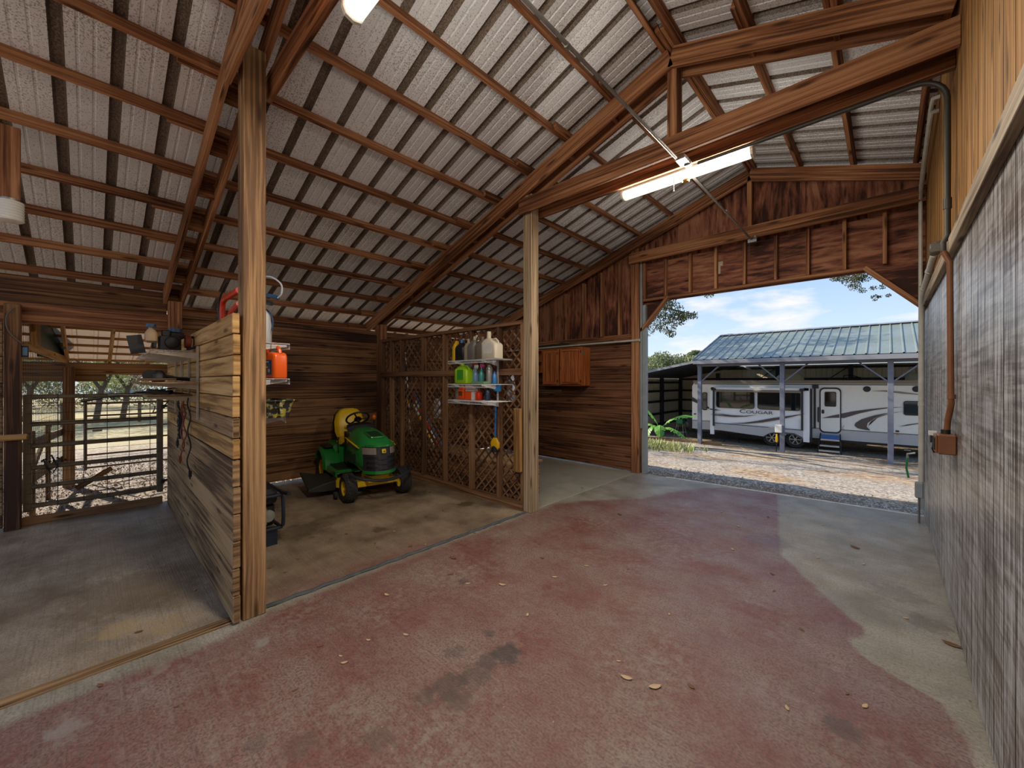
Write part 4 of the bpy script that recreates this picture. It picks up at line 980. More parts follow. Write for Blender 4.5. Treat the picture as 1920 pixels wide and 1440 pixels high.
def letters(txt, size, M, mat, par, ext=.0004, name='lettering', shear=0, sx=1, caps=False, align='CENTER', font=None):
    cu = bpy.data.curves.new(name, 'FONT'); cu.body = txt; cu.size = size; cu.extrude = ext; cu.align_x = align; cu.align_y = 'CENTER'; cu.shear = shear
    if caps:
        for f in cu.body_format: f.use_small_caps = True
        cu.small_caps_scale = .78
    cu.materials.append(mat)
    tmp = bpy.data.objects.new('tmp', cu); C.objects.link(tmp); bpy.context.view_layer.update()
    me = bpy.data.meshes.new_from_object(tmp.evaluated_get(bpy.context.evaluated_depsgraph_get())); bpy.data.objects.remove(tmp)
    me.name = name; o = bpy.data.objects.new(name, me); C.objects.link(o); o.parent = par; o.matrix_local = M @ Matrix.Diagonal((sx, 1, 1, 1)); return o
letters('usqvarna', .024, T(.0, -.0568, .127) @ RX(90), M_WHITE, lb)
letters('2-stroke', .013, T(.01, -.0570, .085) @ RX(90), M_WHITE, lb)
mb = MB(); mb.lathe([(.014, 0), (.014, .0006), (0, .0006)], 14, T(.048, -.0570, .058) @ RX(90)); mb.build('label_seal', plain('seal_pale', '#c9a59c', .5), lb)
e = thing('paint_tray', 'paint-spattered black tub on the lowest shelf behind the partition post', 'tub', (-3.60, .985, 1.362), math.radians(8))
def spatter():
    m, nt, b = mat_new('paint_spatter'); L = nt.links.new; tc = N(nt, 'ShaderNodeTexCoord'); n = N(nt, 'ShaderNodeTexNoise', i_Scale=22, i_Detail=4); L(tc.outputs['Object'], n.inputs['Vector'])
    r = ramp(nt, [(.0, lin('#26261f')), (.52, lin('#2d2d26')), (.56, lin('#8a8a72')), (.62, lin('#b3a61e')), (1, lin('#c9bf4a'))]); L(n.outputs[0], r.inputs[0]); L(r.outputs[0], b.inputs['Base Color']); b.inputs['Roughness'].default_value = .5; return m
M_SPAT = spatter()
mb = MB(); mb.loft([[(x*k, y*k, z) for x, y in rounded(.36, .24, .04, 4)] for z, k in ((0,.78),(.02,.82),(.10,.94),(.125,1.0),(.13,1.04),(.14,1.04),(.14,.98),(.03,.80))]); mb.build('tub', M_SPAT, e, sharp=50)
for a in (-.12, 0, .12): mb = MB(); mb.box((a, -.125, .08), (.02, .03, .10)); mb.build('rib', M_SPAT, e)
mb = MB(); mb.box((.185, 0, .08), (.03, .02, .10)); mb.build('rib', M_SPAT, e)
# ------------------------------------------------------------ generator
M_NAVY = plain('navy_tube', '#1c2638', .3, .2, coat=.4)
e = thing('portable_generator', 'portable generator with dark blue tube frame behind the partition post', 'generator', (-4.75, 1.12, 0))
mb = MB()
for y in (-.22, .22):
    mb.tube([(-.30, y, .16), (.24, y, .16), (.31, y, .20), (.32, y, .28), (.31, y, .46), (.28, y, .52), (-.28, y, .52), (-.32, y, .46), (-.32, y, .22), (-.30, y, .16)], .018, 8)
mb.tube([(.30, -.22, .50), (.30, .22, .50)], .018, 8); mb.tube([(-.30, -.22, .50), (-.30, .22, .50)], .018, 8); mb.tube([(.28, -.22, .17), (.28, .22, .17)], .018, 8)
mb.tube([(.28, .22, .52), (.42, .225, .535), (.47, .225, .54)], .02, 8); mb.build('tube_frame', M_NAVY, e)
mb = MB(); mb.box((-.02, 0, .30), (.5, .34, .22)); mb.build('engine_block', M_ENG, e, bevel=.02)
mb = MB()
for i in range(8): mb.box((.245, -.10 + i*.026, .30), (.04, .010, .16))
mb.lathe([(.06, 0), (.06, .03), (0, .035)], 14, T(.24, .10, .30) @ RY(90)); mb.build('starter_cover', M_GALV, e)
mb = MB(); mb.loft([[(x*k, y*k, z) for x, y in rounded(.56, .38, .06, 4)] for z, k in ((.42,.95),(.45,1),(.52,1),(.56,.85))]); mb.build('fuel_tank', M_BLACK, e)
for a in (.22, -.22):
    for b_ in (.12, -.12): mb = MB(); mb.box((a, b_, .08), (.10, .12, .16)); mb.build('foot', M_NAVY, e)
mb = MB(); mb.tube([(.24, -.06, .42), (.27, -.08, .36), (.26, -.05, .30)], .012, 6); mb.box((.26, .02, .44), (.03, .10, .05)); mb.build('fuel_line', P_CLR, e)
# ------------------------------------------------------------ lamps
M_TUBE = plain('lit_diffuser', (1, .92, .78, 1), .4, emit=1.2)
def fixture(x0, x1, y, z, label):
    e = thing('fluorescent_light', label, 'light', ((x0+x1)/2, y, z), 0, 'fluorescent shop lights'); h = (x1-x0)/2
    mb = MB(); mb.loft([[(x, yy, zz) for yy, zz in ((-.055,.035),(-.058,0),(-.045,-.03),(-.02,-.042),(.02,-.042),(.045,-.03),(.058,0),(.055,.035))] for x in (-h+.02, h-.02)]); mb.build('diffuser', M_TUBE, e)
    mb = MB(); mb.box((0, 0, .05), (2*h, .13, .035)); mb.build('housing', M_WHITE, e, bevel=.004)
    for s in (-1, 1):
        mb = MB(); mb.prism([(-.06, .05), (-.062, -.002), (-.045, -.036), (0, -.05), (.045, -.036), (.062, -.002), (.06, .05)], .02, T(s*h - .01, 0, 0) @ RZ(90) @ RX(90)); mb.build('end_cap', M_WHITE, e)
        mb = MB(); mb.tube([(s*h*.7, 0, .06), (s*h*.7, -.02, .10)], .004, 5); mb.build('hanger', M_GALV, e)
    mb = MB(); mb.tube([(-.05, -.06, 0), (-.05, -.065, -.14)], .0025, 5); mb.ball((-.05, -.065, -.145), .007, 6, 4); mb.build('pull_chain', M_WHITE, e)
    mb = MB(); mb.lathe([(.03, 0), (.035, .01), (.03, .02)], 12, T(.05, -.02, -.075)); mb.build('sensor', plain('brass', '#b89247', .4, .5), e)
fixture(-2.115, -.87, 4.05, 3.685, 'lit fluorescent shop light hanging under the lattice-screen truss')
fixture(-2.13, -.88, .99, 3.665, 'lit fluorescent shop light hanging under the partition-post truss, cut by the picture top')
e = thing('jar_light', 'white ribbed jar lamp under a short hanging board over the gate stall', 'light', (-4.90, -.42, 2.87))
mb = MB(); pr = [(.045, -.0)]
for i in range(7): pr += [(.068, .008 + i*.021), (.074, .016 + i*.021)]
pr += [(.07, .155), (0, .16)]; mb.lathe(pr, 24); mb.build('jar', M_WHITE, e, sharp=20)
mb = MB(); mb.lathe([(.05, .155), (.05, .175), (0, .175)], 16); mb.build('lamp_base', M_GALV, e)
m = MB(); m.box((-4.92, -.43, 3.33), (.038, .12, .56), grain=2); tag(m.build('hanging_board', W_RAFTER, bevel=.003), 'short upright board hanging from a purlin, holding the jar lamp', 'board')
# ------------------------------------------------------------ conduits and boxes
M_EMT = plain('steel_conduit', '#8d8b86', .4, .6, var=.3); M_DKC = plain('dark_conduit', '#3d3a34', .5, .3); M_PVC = plain('white_pvc', '#b9b5aa', .5, var=.2)
m = MB(); m.tube([(-1.44, -2.3, 3.712), (-1.43, .9, 3.712), (-1.42, 3.72, 3.712)], .0125, 8); m.tube([(-1.42, 4.1, 3.70), (-1.43, 6.58, 3.70)], .0125, 8)
for y in (2.0, 2.02, 5.3, 5.32): m.tube([(-1.43, y, 3.711), (-1.43, y + .015, 3.711)], .018, 8)
tag(m.build('steel_conduit', M_EMT), 'thin steel conduit running the length of the aisle below the ridge', 'conduit')
m = MB(); m.box((-1.40, 3.83, 3.727), (.09, .16, .04)); m.box((-1.38, 3.91, 3.715), (.06, .05, .04)); tag(m.build('junction_box', M_EMT, bevel=.004), 'steel junction box under the tie beam beside the shop light', 'box')
m = MB(); m.box((-1.42, 6.60, 3.68), (.11, .06, .05)); m.lathe([(.03, 0), (.03, .035), (.015, .045), (0, .045)], 10, T(-1.38, 6.57, 3.70)); m.tube([(-1.46, 6.58, 3.69), (-1.46, 6.58, 3.45)], .002, 4); tag(m.build('junction_box', M_EMT), 'small junction box on the gable tie beam where the conduit ends', 'box')
arc = [(.295 - .16*(1 - math.sin(a)) , 3.94, 3.70 - .16*(1 - math.cos(a)) ) for a in [i*math.pi/12 for i in range(7)]]
arc = [(.135 + .16*math.sin(i*math.pi/12), 3.94, 3.545 + .16*math.cos(i*math.pi/12)) for i in range(7)]
m = MB(); m.tube([(-1.30, 3.94, 3.705)] + arc + [(.295, 3.93, 2.62), (.275, 3.93, 2.58), (.275, 3.93, 2.52)], .0165, 10); m.tube([(.295, 3.935, 2.87), (.295, 3.935, 2.80)], .021, 10)
tag(m.build('dark_conduit', M_DKC), 'dark conduit bending off the tie beam and down the siding wall', 'conduit')
m = MB(); m.tube([(.275, 3.93, 2.52), (.305, 3.93, 2.44), (.31, 3.93, 1.55), (.312, 3.93, 1.50), (.30, 3.99, 1.38), (.295, 3.99, 1.30)], .0165, 10); m.tube([(.312, 3.93, 1.56), (.312, 3.93, 1.53)], .021, 10)
tag(m.build('brown_conduit', M_COPPER), 'brown painted conduit running down the whitewashed siding to the outlet box', 'conduit')
e = thing('outlet_box', 'brown painted outlet box on the whitewashed siding wall', 'outlet', (.29, 3.97, 1.16))
mb = MB(); mb.box((0, 0, .065), (.085, .17, .13)); mb.build('box', M_COPPER, e, bevel=.006)
mb = MB(); mb.box((-.048, 0, .065), (.012, .16, .12)); mb.build('cover', M_COPPER, e, bevel=.004)
for y in (-.045, .045):
    mb = MB(); mb.box((-.056, y, .065), (.008, .045, .08)); mb.build('socket', M_IRON, e)
mb = MB(); mb.lathe([(.024, 0), (.024, .03), (0, .03)], 10, T(0, .02, .128)); mb.build('conduit_hub', M_IRON, e)
e = thing('plug_adapter', 'black plug and pale adapter stuck on the side of the outlet box', 'plug', (.245, 4.09, 1.19))
mb = MB(); mb.box((0, 0, .05), (.045, .04, .05)); mb.tube([(0, .01, .03), (-.01, .02, -.02), (0, .02, -.05)], .007, 6); mb.build('plug', M_BLACK, e)
mb = MB(); mb.box((-.01, .005, .09), (.04, .035, .03)); mb.build('adapter', M_WHITE, e)
e = thing('pvc_pipe', 'white plastic pipe with elbow, from a grey fitting on the siding to the doorway edge', 'pipe', (.29, 6, 2.6))
mb = MB(); mb.tube([(.005, -1.05, .13), (.0, -.75, .09), (0, .1, .035), (0, .42, -.02), (0, .55, -.12), (0, .60, -.3), (.0, .60, -2.12)], .026, 10); mb.build('pipe', M_PVC, e)
for p, q in (((0, -.62, .08), (0, -.58, .078)), ((0, .08, .038), (0, .12, .032)), ((0, .60, -1.2), (0, .60, -1.24))):
    mb = MB(); mb.tube([p, q], .031, 10); mb.build('coupling', M_PVC, e)
mb = MB(); mb.box((.005, -1.10, .165), (.07, .10, .08)); mb.tube([(0, -1.1, .2), (.04, -1.1, .2)], .03, 8); mb.build('fitting', plain('grey_fitting', '#5f5c55', .5, .2), e, bevel=.008)
for k, lab in ((0, 'upper white pipe elbowed out of the siding high by the doorway, running down its edge'), (1, 'lower white pipe elbowed out of the siding high by the doorway')):
    dy = k*.10; dz = -k*.07
    m = MB(); m.tube([(.331, 4.98 + dy, 4.08 + dz), (.29, 4.98 + dy, 4.08 + dz), (.285, 5.06 + dy, 4.06 + dz), (.285, 6.0, 3.98 + dz), (.285, 6.58 - .06*k, 3.90 + dz), (.285, 6.67 - .05*k, 3.75), (.285, 6.67 - .05*k, 2.75 if k else .5)], .017, 8)
    tag(m.build('pvc_pipe', M_PVC), lab, 'pipe')
e = thing('hydrant_box', 'small grey box low on the doorway edge of the siding wall', 'box', (.27, 6.57, .28))
mb = MB(); mb.box((0, 0, .11), (.07, .08, .18)); mb.build('box', M_GRAYPAINT, e, bevel=.01); mb = MB(); mb.tube([(.0, 0, .02), (0, 0, -.27)], .012, 6); mb.build('pipe', M_EMT, e)
e = thing('garden_tap', 'small tap with a green hose end beside the doorway edge', 'tap', (.19, 7.13, .42))
mb = MB(); mb.tube([(0, 0, .25), (-.01, 0, .12), (.01, 0, .0)], .011, 8); mb.build('hose', P_GRN, e)
mb = MB(); mb.tube([(0, 0, .25), (0, 0, .30), (.07, 0, .32)], .013, 8); mb.tube([(-.03, 0, .345), (.03, 0, .345)], .005, 6); mb.build('tap_body', M_GALV, e)
# ------------------------------------------------------------ cabinets on the gable planks
def cabinet(x0, x1, z0, z1, label, door=True, hinge=1):
    e = thing('wall_cabinet', label, 'cabinet', ((x0+x1)/2, 6.748, z0), 0, 'oak wall cabinets'); w = x1-x0; h = z1-z0; d = .30
    mb = MB()
    for sx in (-1, 1): mb.box((sx*(w/2-.009), -d/2, h/2), (.018, d, h), grain=2)
    for zz in (.009, h-.009): mb.box((0, -d/2, zz), (w-.036, d, .018), grain=0)
    mb.box((0, -.006, h/2), (w-.036, .01, h-.036), grain=2)
    if not door: mb.box((0, -d/2, h*.5), (w-.036, d-.02, .018), grain=0)
    mb.build('body', W_CAB, e, bevel=.002)
    if door:
        mb = MB(); dw, dh = w-.03, h-.05
        for sx in (-1, 1): mb.box((sx*(dw/2-.025), -d-.011, h/2), (.05, .02, dh), grain=2)
        for sz in (-1, 1): mb.box((0, -d-.011, h/2 + sz*(dh/2-.025)), (dw-.1, .02, .05), grain=0)
        nb = int((dw-.1)/.036)
        for i in range(nb): mb.box((-(dw-.1)/2 + (i+.5)*(dw-.1)/nb, -d-.006, h/2), ((dw-.1)/nb-.003, .012, dh-.1), grain=2)
        dr = mb.build('door', W_CAB, e, bevel=.002)
        mb = MB(); mb.lathe([(.008, 0), (.008, .012), (.015, .02), (.012, .03), (0, .032)], 12, T(-hinge*(dw/2-.03), -d-.02, h*.48) @ RX(90)); mb.build('knob', plain('brass_knob', '#b98f4a', .3, .7), dr)
        for zz in (h*.12, h*.88): mb = MB(); mb.box((hinge*(dw/2+.004), -d-.02, zz), (.012, .012, .05)); mb.build('hinge', M_IRON, dr)
    return e
wc = cabinet(-4.76, -4.245, 1.555, 2.30, 'oak wall cabinet with a wide beadboard door, nearest the doorway')
mb = MB(); mb.box((.2595, -.24, .62), (.004, .04, .07)); mb.build('sticker', plain('green_tag', '#4d7a63', .5), wc)
cabinet(-5.20, -4.80, 1.555, 2.29, 'oak wall cabinet with a narrow beadboard door, in the middle of the row')
cabinet(-5.70, -5.215, 1.82, 2.29, 'short open oak cabinet half hidden by the lattice post', False)
m = MB(); m.tube([(-6.4, 6.62, 2.335), (-4.1, 6.66, 2.365), (-3.22, 6.67, 2.37)], .018, 8); m.tube([(-3.27, 6.67, 2.37), (-3.18, 6.67, 2.37)], .024, 8); tag(m.build('plastic_pipe', M_PVC), 'long pale pipe lying across the cabinet tops to the doorway post', 'pipe')
m = MB(); m.tube([(-6.4, 6.71, 2.385), (-4.55, 6.715, 2.40)], .022, 8); tag(m.build('dark_pole', plain('dark_green_pole', '#25352f', .5)), 'dark green pole lying behind the pale pipe on the cabinet tops', 'pole')
m = MB(); m.box((-4.2, 6.71, 2.40), (1.0, .05, .02), Euler((0, -.01, 0)).to_matrix(), 0); tag(m.build('wood_strip', W_OLD), 'thin wooden strip lying behind the pale pipe near the doorway', 'strip')
m = MB(); m.box((-5.30, 6.735, 1.43), (.75, .025, .09), grain=0); tag(m.build('cleat_board', W_OLD), 'short cleat board on the gable planks below the cabinets', 'board')
def onY(u, v, Y):
    a = (u - 960)/746; th = math.radians(43.3); s, c = math.sin(th), math.cos(th)
    d = Y/(c + s*a); return (d*(-s + c*a), 1.65 + (714 - v)/746*d)
def gz(x, y):
    if y < 7: z = -.07
    elif y < 18.4: z = -.07 - (y-7)*.0935
    else: z = -1.136 - min(.12, (y-18.4)*.02)
    if x < -7: z -= min(.35, (-7-x)*.012)
    return z
# ------------------------------------------------------------ ground
def ground_mat():
    m, nt, b = mat_new('gravel_and_leaves'); L = nt.links.new
    tc = N(nt, 'ShaderNodeTexCoord'); O = tc.outputs['Object']
    v1 = N(nt, 'ShaderNodeTexVoronoi', i_Scale=26); L(O, v1.inputs['Vector'])
    v2 = N(nt, 'ShaderNodeTexVoronoi', i_Scale=11); L(O, v2.inputs['Vector'])
    n1 = N(nt, 'ShaderNodeTexNoise', i_Scale=.55, i_Detail=6); L(O, n1.inputs['Vector'])
    n2 = N(nt, 'ShaderNodeTexNoise', i_Scale=5, i_Detail=6); L(O, n2.inputs['Vector'])
    s1 = N(nt, 'ShaderNodeSeparateColor'); L(v1.outputs['Color'], s1.inputs[0])
    s2 = N(nt, 'ShaderNodeSeparateColor'); L(v2.outputs['Color'], s2.inputs[0])
    gr = ramp(nt, [(0, lin('#5f564d')), (.5, lin('#93897d')), (1, lin('#bfb5a6'))]); L(s1.outputs[0], gr.inputs[0])
    lf = ramp(nt, [(0, lin('#5a4229')), (.4, lin('#94795a')), (.8, lin('#a58c6c')), (1, lin('#c4b59c'))]); L(s2.outputs[0], lf.inputs[0])
    mk = N(nt, 'ShaderNodeMapRange', i_1=.40, i_2=.58, i_3=0, i_4=1); L(n1.outputs[0], mk.inputs[0])
    mk2 = N(nt, 'ShaderNodeMath', operation='MULTIPLY'); L(mk.outputs[0], mk2.inputs[0]); L(n2.outputs[0], mk2.inputs[1]); 
    mk3 = N(nt, 'ShaderNodeMapRange', i_1=.2, i_2=.55); L(mk2.outputs[0], mk3.inputs[0])
    mx = N(nt, 'ShaderNodeMix', data_type='RGBA'); L(mk3.outputs[0], mx.inputs[0]); L(gr.outputs[0], mx.inputs[6]); L(lf.outputs[0], mx.inputs[7])
    # dry grass towards the pasture
    sp = N(nt, 'ShaderNodeSeparateXYZ'); L(O, sp.inputs[0])
    gm = N(nt, 'ShaderNodeMapRange', i_1=-13.5, i_2=-17, i_3=0, i_4=1); L(sp.outputs[0], gm.inputs[0])
    gy = N(nt, 'ShaderNodeMapRange', i_1=9, i_2=5, i_3=0, i_4=1); L(sp.outputs[1], gy.inputs[0])
    gg = N(nt, 'ShaderNodeMath', operation='MULTIPLY'); L(gm.outputs[0], gg.inputs[0]); L(gy.outputs[0], gg.inputs[1])
    gc = ramp(nt, [(.3, lin('#8f8358')), (.7, lin('#a89b6e'))]); L(n2.outputs[0], gc.inputs[0])
    mg = N(nt, 'ShaderNodeMix', data_type='RGBA'); L(gg.outputs[0], mg.inputs[0]); L(mx.outputs[2], mg.inputs[6]); L(gc.outputs[0], mg.inputs[7])
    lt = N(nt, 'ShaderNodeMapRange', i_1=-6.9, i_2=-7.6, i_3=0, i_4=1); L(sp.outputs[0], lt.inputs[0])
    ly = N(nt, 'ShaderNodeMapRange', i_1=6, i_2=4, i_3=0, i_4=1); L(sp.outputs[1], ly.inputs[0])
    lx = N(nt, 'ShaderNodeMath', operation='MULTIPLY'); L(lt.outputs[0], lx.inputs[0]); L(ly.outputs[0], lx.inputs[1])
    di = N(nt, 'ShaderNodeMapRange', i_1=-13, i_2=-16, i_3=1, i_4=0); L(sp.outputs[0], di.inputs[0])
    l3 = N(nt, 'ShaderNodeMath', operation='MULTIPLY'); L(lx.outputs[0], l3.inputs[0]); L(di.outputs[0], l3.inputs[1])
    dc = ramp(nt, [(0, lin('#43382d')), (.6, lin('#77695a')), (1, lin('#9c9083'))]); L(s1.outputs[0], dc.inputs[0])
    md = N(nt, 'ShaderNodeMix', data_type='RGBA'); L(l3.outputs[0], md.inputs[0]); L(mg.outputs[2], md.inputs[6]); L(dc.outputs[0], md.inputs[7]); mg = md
    L(mg.outputs[2], b.inputs['Base Color']); b.inputs['Roughness'].default_value = .9
    bp = N(nt, 'ShaderNodeBump', i_Strength=.9, i_Distance=.03); L(s1.outputs[1], bp.inputs['Height']); 
    bp2 = N(nt, 'ShaderNodeBump', i_Strength=.8, i_Distance=.05); L(s2.outputs[1], bp2.inputs['Height']); L(bp.outputs[0], bp2.inputs['Normal']); L(bp2.outputs[0], b.inputs['Normal'])
    return m
xs = [-90, -60, -40, -30, -24, -20, -17] + [-15 + i*.6 for i in range(40)] + [10, 14, 20, 30, 50, 80]
ys = [-70, -40, -25, -15, -10, -7] + [-5 + i*.6 for i in range(52)] + [27, 30, 35, 45, 60, 90, 130]
m = MB(); nx = len(xs)
for y in ys:
    for x in xs: m.v.append(Vector((x, y, gz(x, y) + (R.uniform(-.02, .02) if (y > 7.3 or x < -7.5) else -.1 if (-7.1 < x < .4 and y < 6.6) else 0))))
for j in range(len(ys)-1):
    for i in range(nx-1):
        q = j*nx + i; m.face((q, q+1, q+nx+1, q+nx), None, 0, True)
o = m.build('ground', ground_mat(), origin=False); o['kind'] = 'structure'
# ------------------------------------------------------------ carport
M_CPOST = plain('carport_paint', '#737684', .5, var=.15); M_CDARK = plain('carport_dark', '#24262e', .6); M_FASC = plain('fascia_paint', '#8b8d94', .5)
M_CROOF = roof_metal('carport_roof', '#97a0a0', '#5f6b52', .60, .3, .45)
M_CSIDE = plain('cream_siding', '#d2c7aa', .6, var=.12)
YE, YR, ZE, ZR = 18.0, 22.05, 2.555, 3.945; XL0, XR0 = -6.15, 9.0
e = thing('carport', 'open metal-roofed carport building sheltering the travel trailer', 'carport', (0, 18.4, -1.14)); B0 = Vector((0, 18.4, -1.14))
def cb(nm, mat, fn, par=None, **k):
    mb = MB(); fn(mb); mb.v = [v - B0 for v in mb.v]; return mb.build(nm, mat, par or e, **k)
def slope(mb, y0, z0, y1, z1, x0, x1, pitch=.3048, h=.03):
    pr = []; x = x0
    while x < x1:
        for dx, hh in ((0,0),(pitch*.40,0),(pitch*.44,h),(pitch*.54,h),(pitch*.58,0)): pr.append((min(x+dx, x1), hh))
        x += pitch
    n = len(pr)
    for yy, zz in ((y0, z0), (y1, z1)):
        for xx, hh in pr: mb.v.append(Vector((xx, yy, zz + hh)))
    b = len(mb.v) - 2*n
    for i in range(n-1): mb.face((b+i, b+i+1, b+n+i+1, b+n+i))
o = cb('roof_sheet', M_CROOF, lambda mb: slope(mb, YE, ZE, YR, ZR, XL0, XR0)); o.modifiers.new('s', 'SOLIDIFY').thickness = .003
o = cb('roof_sheet', M_CROOF, lambda mb: slope(mb, YR, ZR, 26.1, ZE, XL0, XR0)); o.modifiers.new('s', 'SOLIDIFY').thickness = .003
cb('ridge_cap', M_FASC, lambda mb: (mb.beam((XL0, YR-.1, ZR+.02), (XR0, YR-.1, ZR+.02), .22, .02, (0, 1, .33)), mb.beam((XL0, YR+.1, ZR+.02), (XR0, YR+.1, ZR+.02), .22, .02, (0, 1, -.33))))
cb('fascia', M_FASC, lambda mb: mb.box((1.425, YE + .02, ZE - .10), (15.15, .03, .16), grain=0))
cb('rake_trim', M_FASC, lambda mb: mb.beam((XL0, YE, ZE - .03), (XL0, YR, ZR - .03), .16, .03))
cb('ceiling_deck', M_CDARK, lambda mb: mb.quad((XL0+.02, YE+.04, ZE-.06), (XL0+.02, YR, ZR-.08), (XR0, YR, ZR-.08), (XR0, YE+.04, ZE-.06)))
for i in range(5):
    y = YE + .15 + i*.9; cb('purlin', M_CDARK, lambda mb: mb.box((1.4, y, ZE + (y-YE)*.343 - .12), (15, .05, .10), grain=0))
cb('beam', M_CPOST, lambda mb: mb.box((1.4, 18.4, 2.36), (15, .09, .18), grain=0))
for k in range(5):
    x = -5.99 + k*3.04
    cb('post', M_CPOST, lambda mb: mb.box((x, 18.4, .60), (.15, .15, 3.5), grain=2), bevel=.006)
    for s in (-1, 1):
        if k == 0 and s < 0: continue
        cb('brace', M_CPOST, lambda mb: mb.beam((x + s*.06, 18.4, 1.62), (x + s*.80, 18.4, 2.30), .09, .045, (0, 1, 0)))
def siding(mb, x0, y0, x1, y1, z0, z1):
    d = Vector((x1-x0, y1-y0, 0)); ln = d.length; d.normalize(); nrm = Vector((-d.y, d.x, 0)); t = 0; pr = []
    while t < ln:
        for dt, hh in ((0,0),(.13,0),(.14,.02),(.16,.02),(.17,0)): pr.append((min(t+dt, ln), hh))
        t += .2286
    b = len(mb.v); n = len(pr)
    for z in (z0, z1):
        for tt, hh in pr: mb.v.append(Vector((x0, y0, z)) + d*tt + nrm*hh)
    for i in range(n-1): mb.face((b+i, b+i+1, b+n+i+1, b+n+i))
YB, XW = 26.0, -9.7
cb('back_wall', M_CSIDE, lambda mb: siding(mb, XW, YB, XR0, YB, -1.3, 2.5))
cb('side_wall', M_CSIDE, lambda mb: siding(mb, XW, 19.5, XW, YB, -1.3, 1.75))
for z in (-.85, -.25, .45, 1.05, 1.55):
    cb('girt', M_CDARK, lambda mb: mb.box((XW + .06, 22.7, z), (.06, 6.5, .12))); 
for z in (-.85, -.25, .45, 1.05, 1.75, 2.35):
    cb('girt', M_CDARK, lambda mb: mb.box((-.35, YB - .07, z), (18.6, .06, .12)))
for x in (XW + .1, -7.4, -4.36, -1.3, 1.8, 4.8): cb('wall_post', M_CDARK, lambda mb: mb.box((x, YB - .12, .6), (.18, .15, 3.7 if x > -7 else 3.0)))
for x in (-4.36, -1.3, 1.8): cb('wall_brace', M_CDARK, lambda mb: mb.beam((x - 1.1, YB - .15, 1.55), (x - .1, YB - .15, 2.35), .10, .04, (0, 1, 0)))
cb('wall_post', M_CDARK, lambda mb: mb.box((XW + .1, 23.0, .3), (.18, .18, 3.0))); cb('wall_post', M_CDARK, lambda mb: mb.box((XW + .1, 20.4, .3), (.18, .18, 3.0)))
def lean(mb, dz):
    mb.quad((XL0, 18.1, 2.50+dz), (XW - .5, 18.1, 1.72+dz), (XW - .5, 26.1, 1.72+dz), (XL0, 26.1, 2.50+dz))
o = cb('lean_roof', M_CROOF, lambda mb: lean(mb, .03)); o.modifiers.new('s', 'SOLIDIFY').thickness = .01
o = cb('lean_ceiling', plain('underside_navy', '#2c303b', .5, .2), lambda mb: lean(mb, -.02)); o.modifiers.new('s', 'SOLIDIFY').thickness = .01
cb('lean_fascia', M_FASC, lambda mb: mb.beam((XL0, 18.08, 2.47), (XW - .5, 18.08, 1.69), .10, .03))

# ------------------------------------------------------------ travel trailer
M_RV = plain('trailer_white', '#f5f2e9', .35, var=.04); M_RVW = plain('slideout_white', '#f6f6f6', .35); M_SKIRT = plain('trailer_skirt', '#bcbbbb', .4); M_RVB = plain('trailer_beige', '#8d7f70', .5); M_TRIM = plain('trim_dark', '#26242a', .5)
M_GLASS = plain('tinted_glass', '#121a1a', .04, 0, .9, coat=.5); M_SW1 = plain('swoosh_brown', '#564a48', .4); M_SW2 = plain('swoosh_dark', '#2b2a2c', .4); M_SW3 = plain('swoosh_taupe', '#8f8279', .4); M_ALU = plain('wheel_alloy', '#b9bcc0', .3, .7)
rv = thing('travel_trailer', 'long white travel trailer with brown swooshes parked under the carport', 'trailer', (-2, 20.2, -1.16)); V0 = Vector((-2, 20.2, -1.16))
def rb(nm, mat, fn, par=None, **k):
    mb = MB(); fn(mb)
    q = par or rv
    mb.v = [v - V0 for v in mb.v]; return mb.build(nm, mat, q, **k)
YS, YO = 20.2, 19.72
rb('body', M_RV, lambda mb: mb.loft([[(x, y, z) for x, z in [(p[0], p[1]) for p in ((-6.93,-.66),(3.6,-.66),(3.6,1.60),(-6.80,1.60),(-6.93,1.40))]] for y in (YS, YS + 2.45)], smooth=False))
rb('roof_edge', M_RVB, lambda mb: mb.box((-1.62, YS + 1.2, 1.605), (10.5, 2.5, .13)))
rb('awning_rail', M_TRIM, lambda mb: mb.box((-1.6, YS - .015, 1.50), (10.4, .03, .03)))
rb('skirt', M_SKIRT, lambda mb: mb.box((-6.42, YS - .01, -.47), (1.0, .02, .40))); rb('skirt', M_SKIRT, lambda mb: mb.box((.66, YS - .01, -.47), (5.9, .02, .40)))
rb('skirt_trim', M_TRIM, lambda mb: mb.box((-6.42, YS - .02, -.27), (1.0, .02, .02))); rb('skirt_trim', M_TRIM, lambda mb: mb.box((.66, YS - .02, -.27), (5.9, .02, .02)))
rb('underbody', M_TRIM, lambda mb: mb.box((-1.7, YS + 1.2, -.72), (10.2, 2.2, .10)))
def px2(pts, Y): return [onY(u, v, Y) for u, v in pts]
def decal(nm, mat, pts, Y, par=None, t=.006, off=.0):
    P = px2(pts, Y); return rb(nm, mat, lambda mb: mb.prism(P, t, T(0, Y - off, 0) @ RX(90)), par)
def rrect(u0, v0, u1, v1, Y, r, nm, mat, t=.02, off=0, par=None):
    x0, z0 = onY(u0, (v0+v1)/2, Y)[0], onY((u0+u1)/2, v1, Y)[1]; x1, z1 = onY(u1, (v0+v1)/2, Y)[0], onY((u0+u1)/2, v0, Y)[1]
    P = [(x + (x0+x1)/2, z + (z0+z1)/2) for x, z in rounded(x1-x0, z1-z0, r, 4)]
    return rb(nm, mat, lambda mb: mb.prism(P, t, T(0, Y - off, 0) @ RX(90)), par)
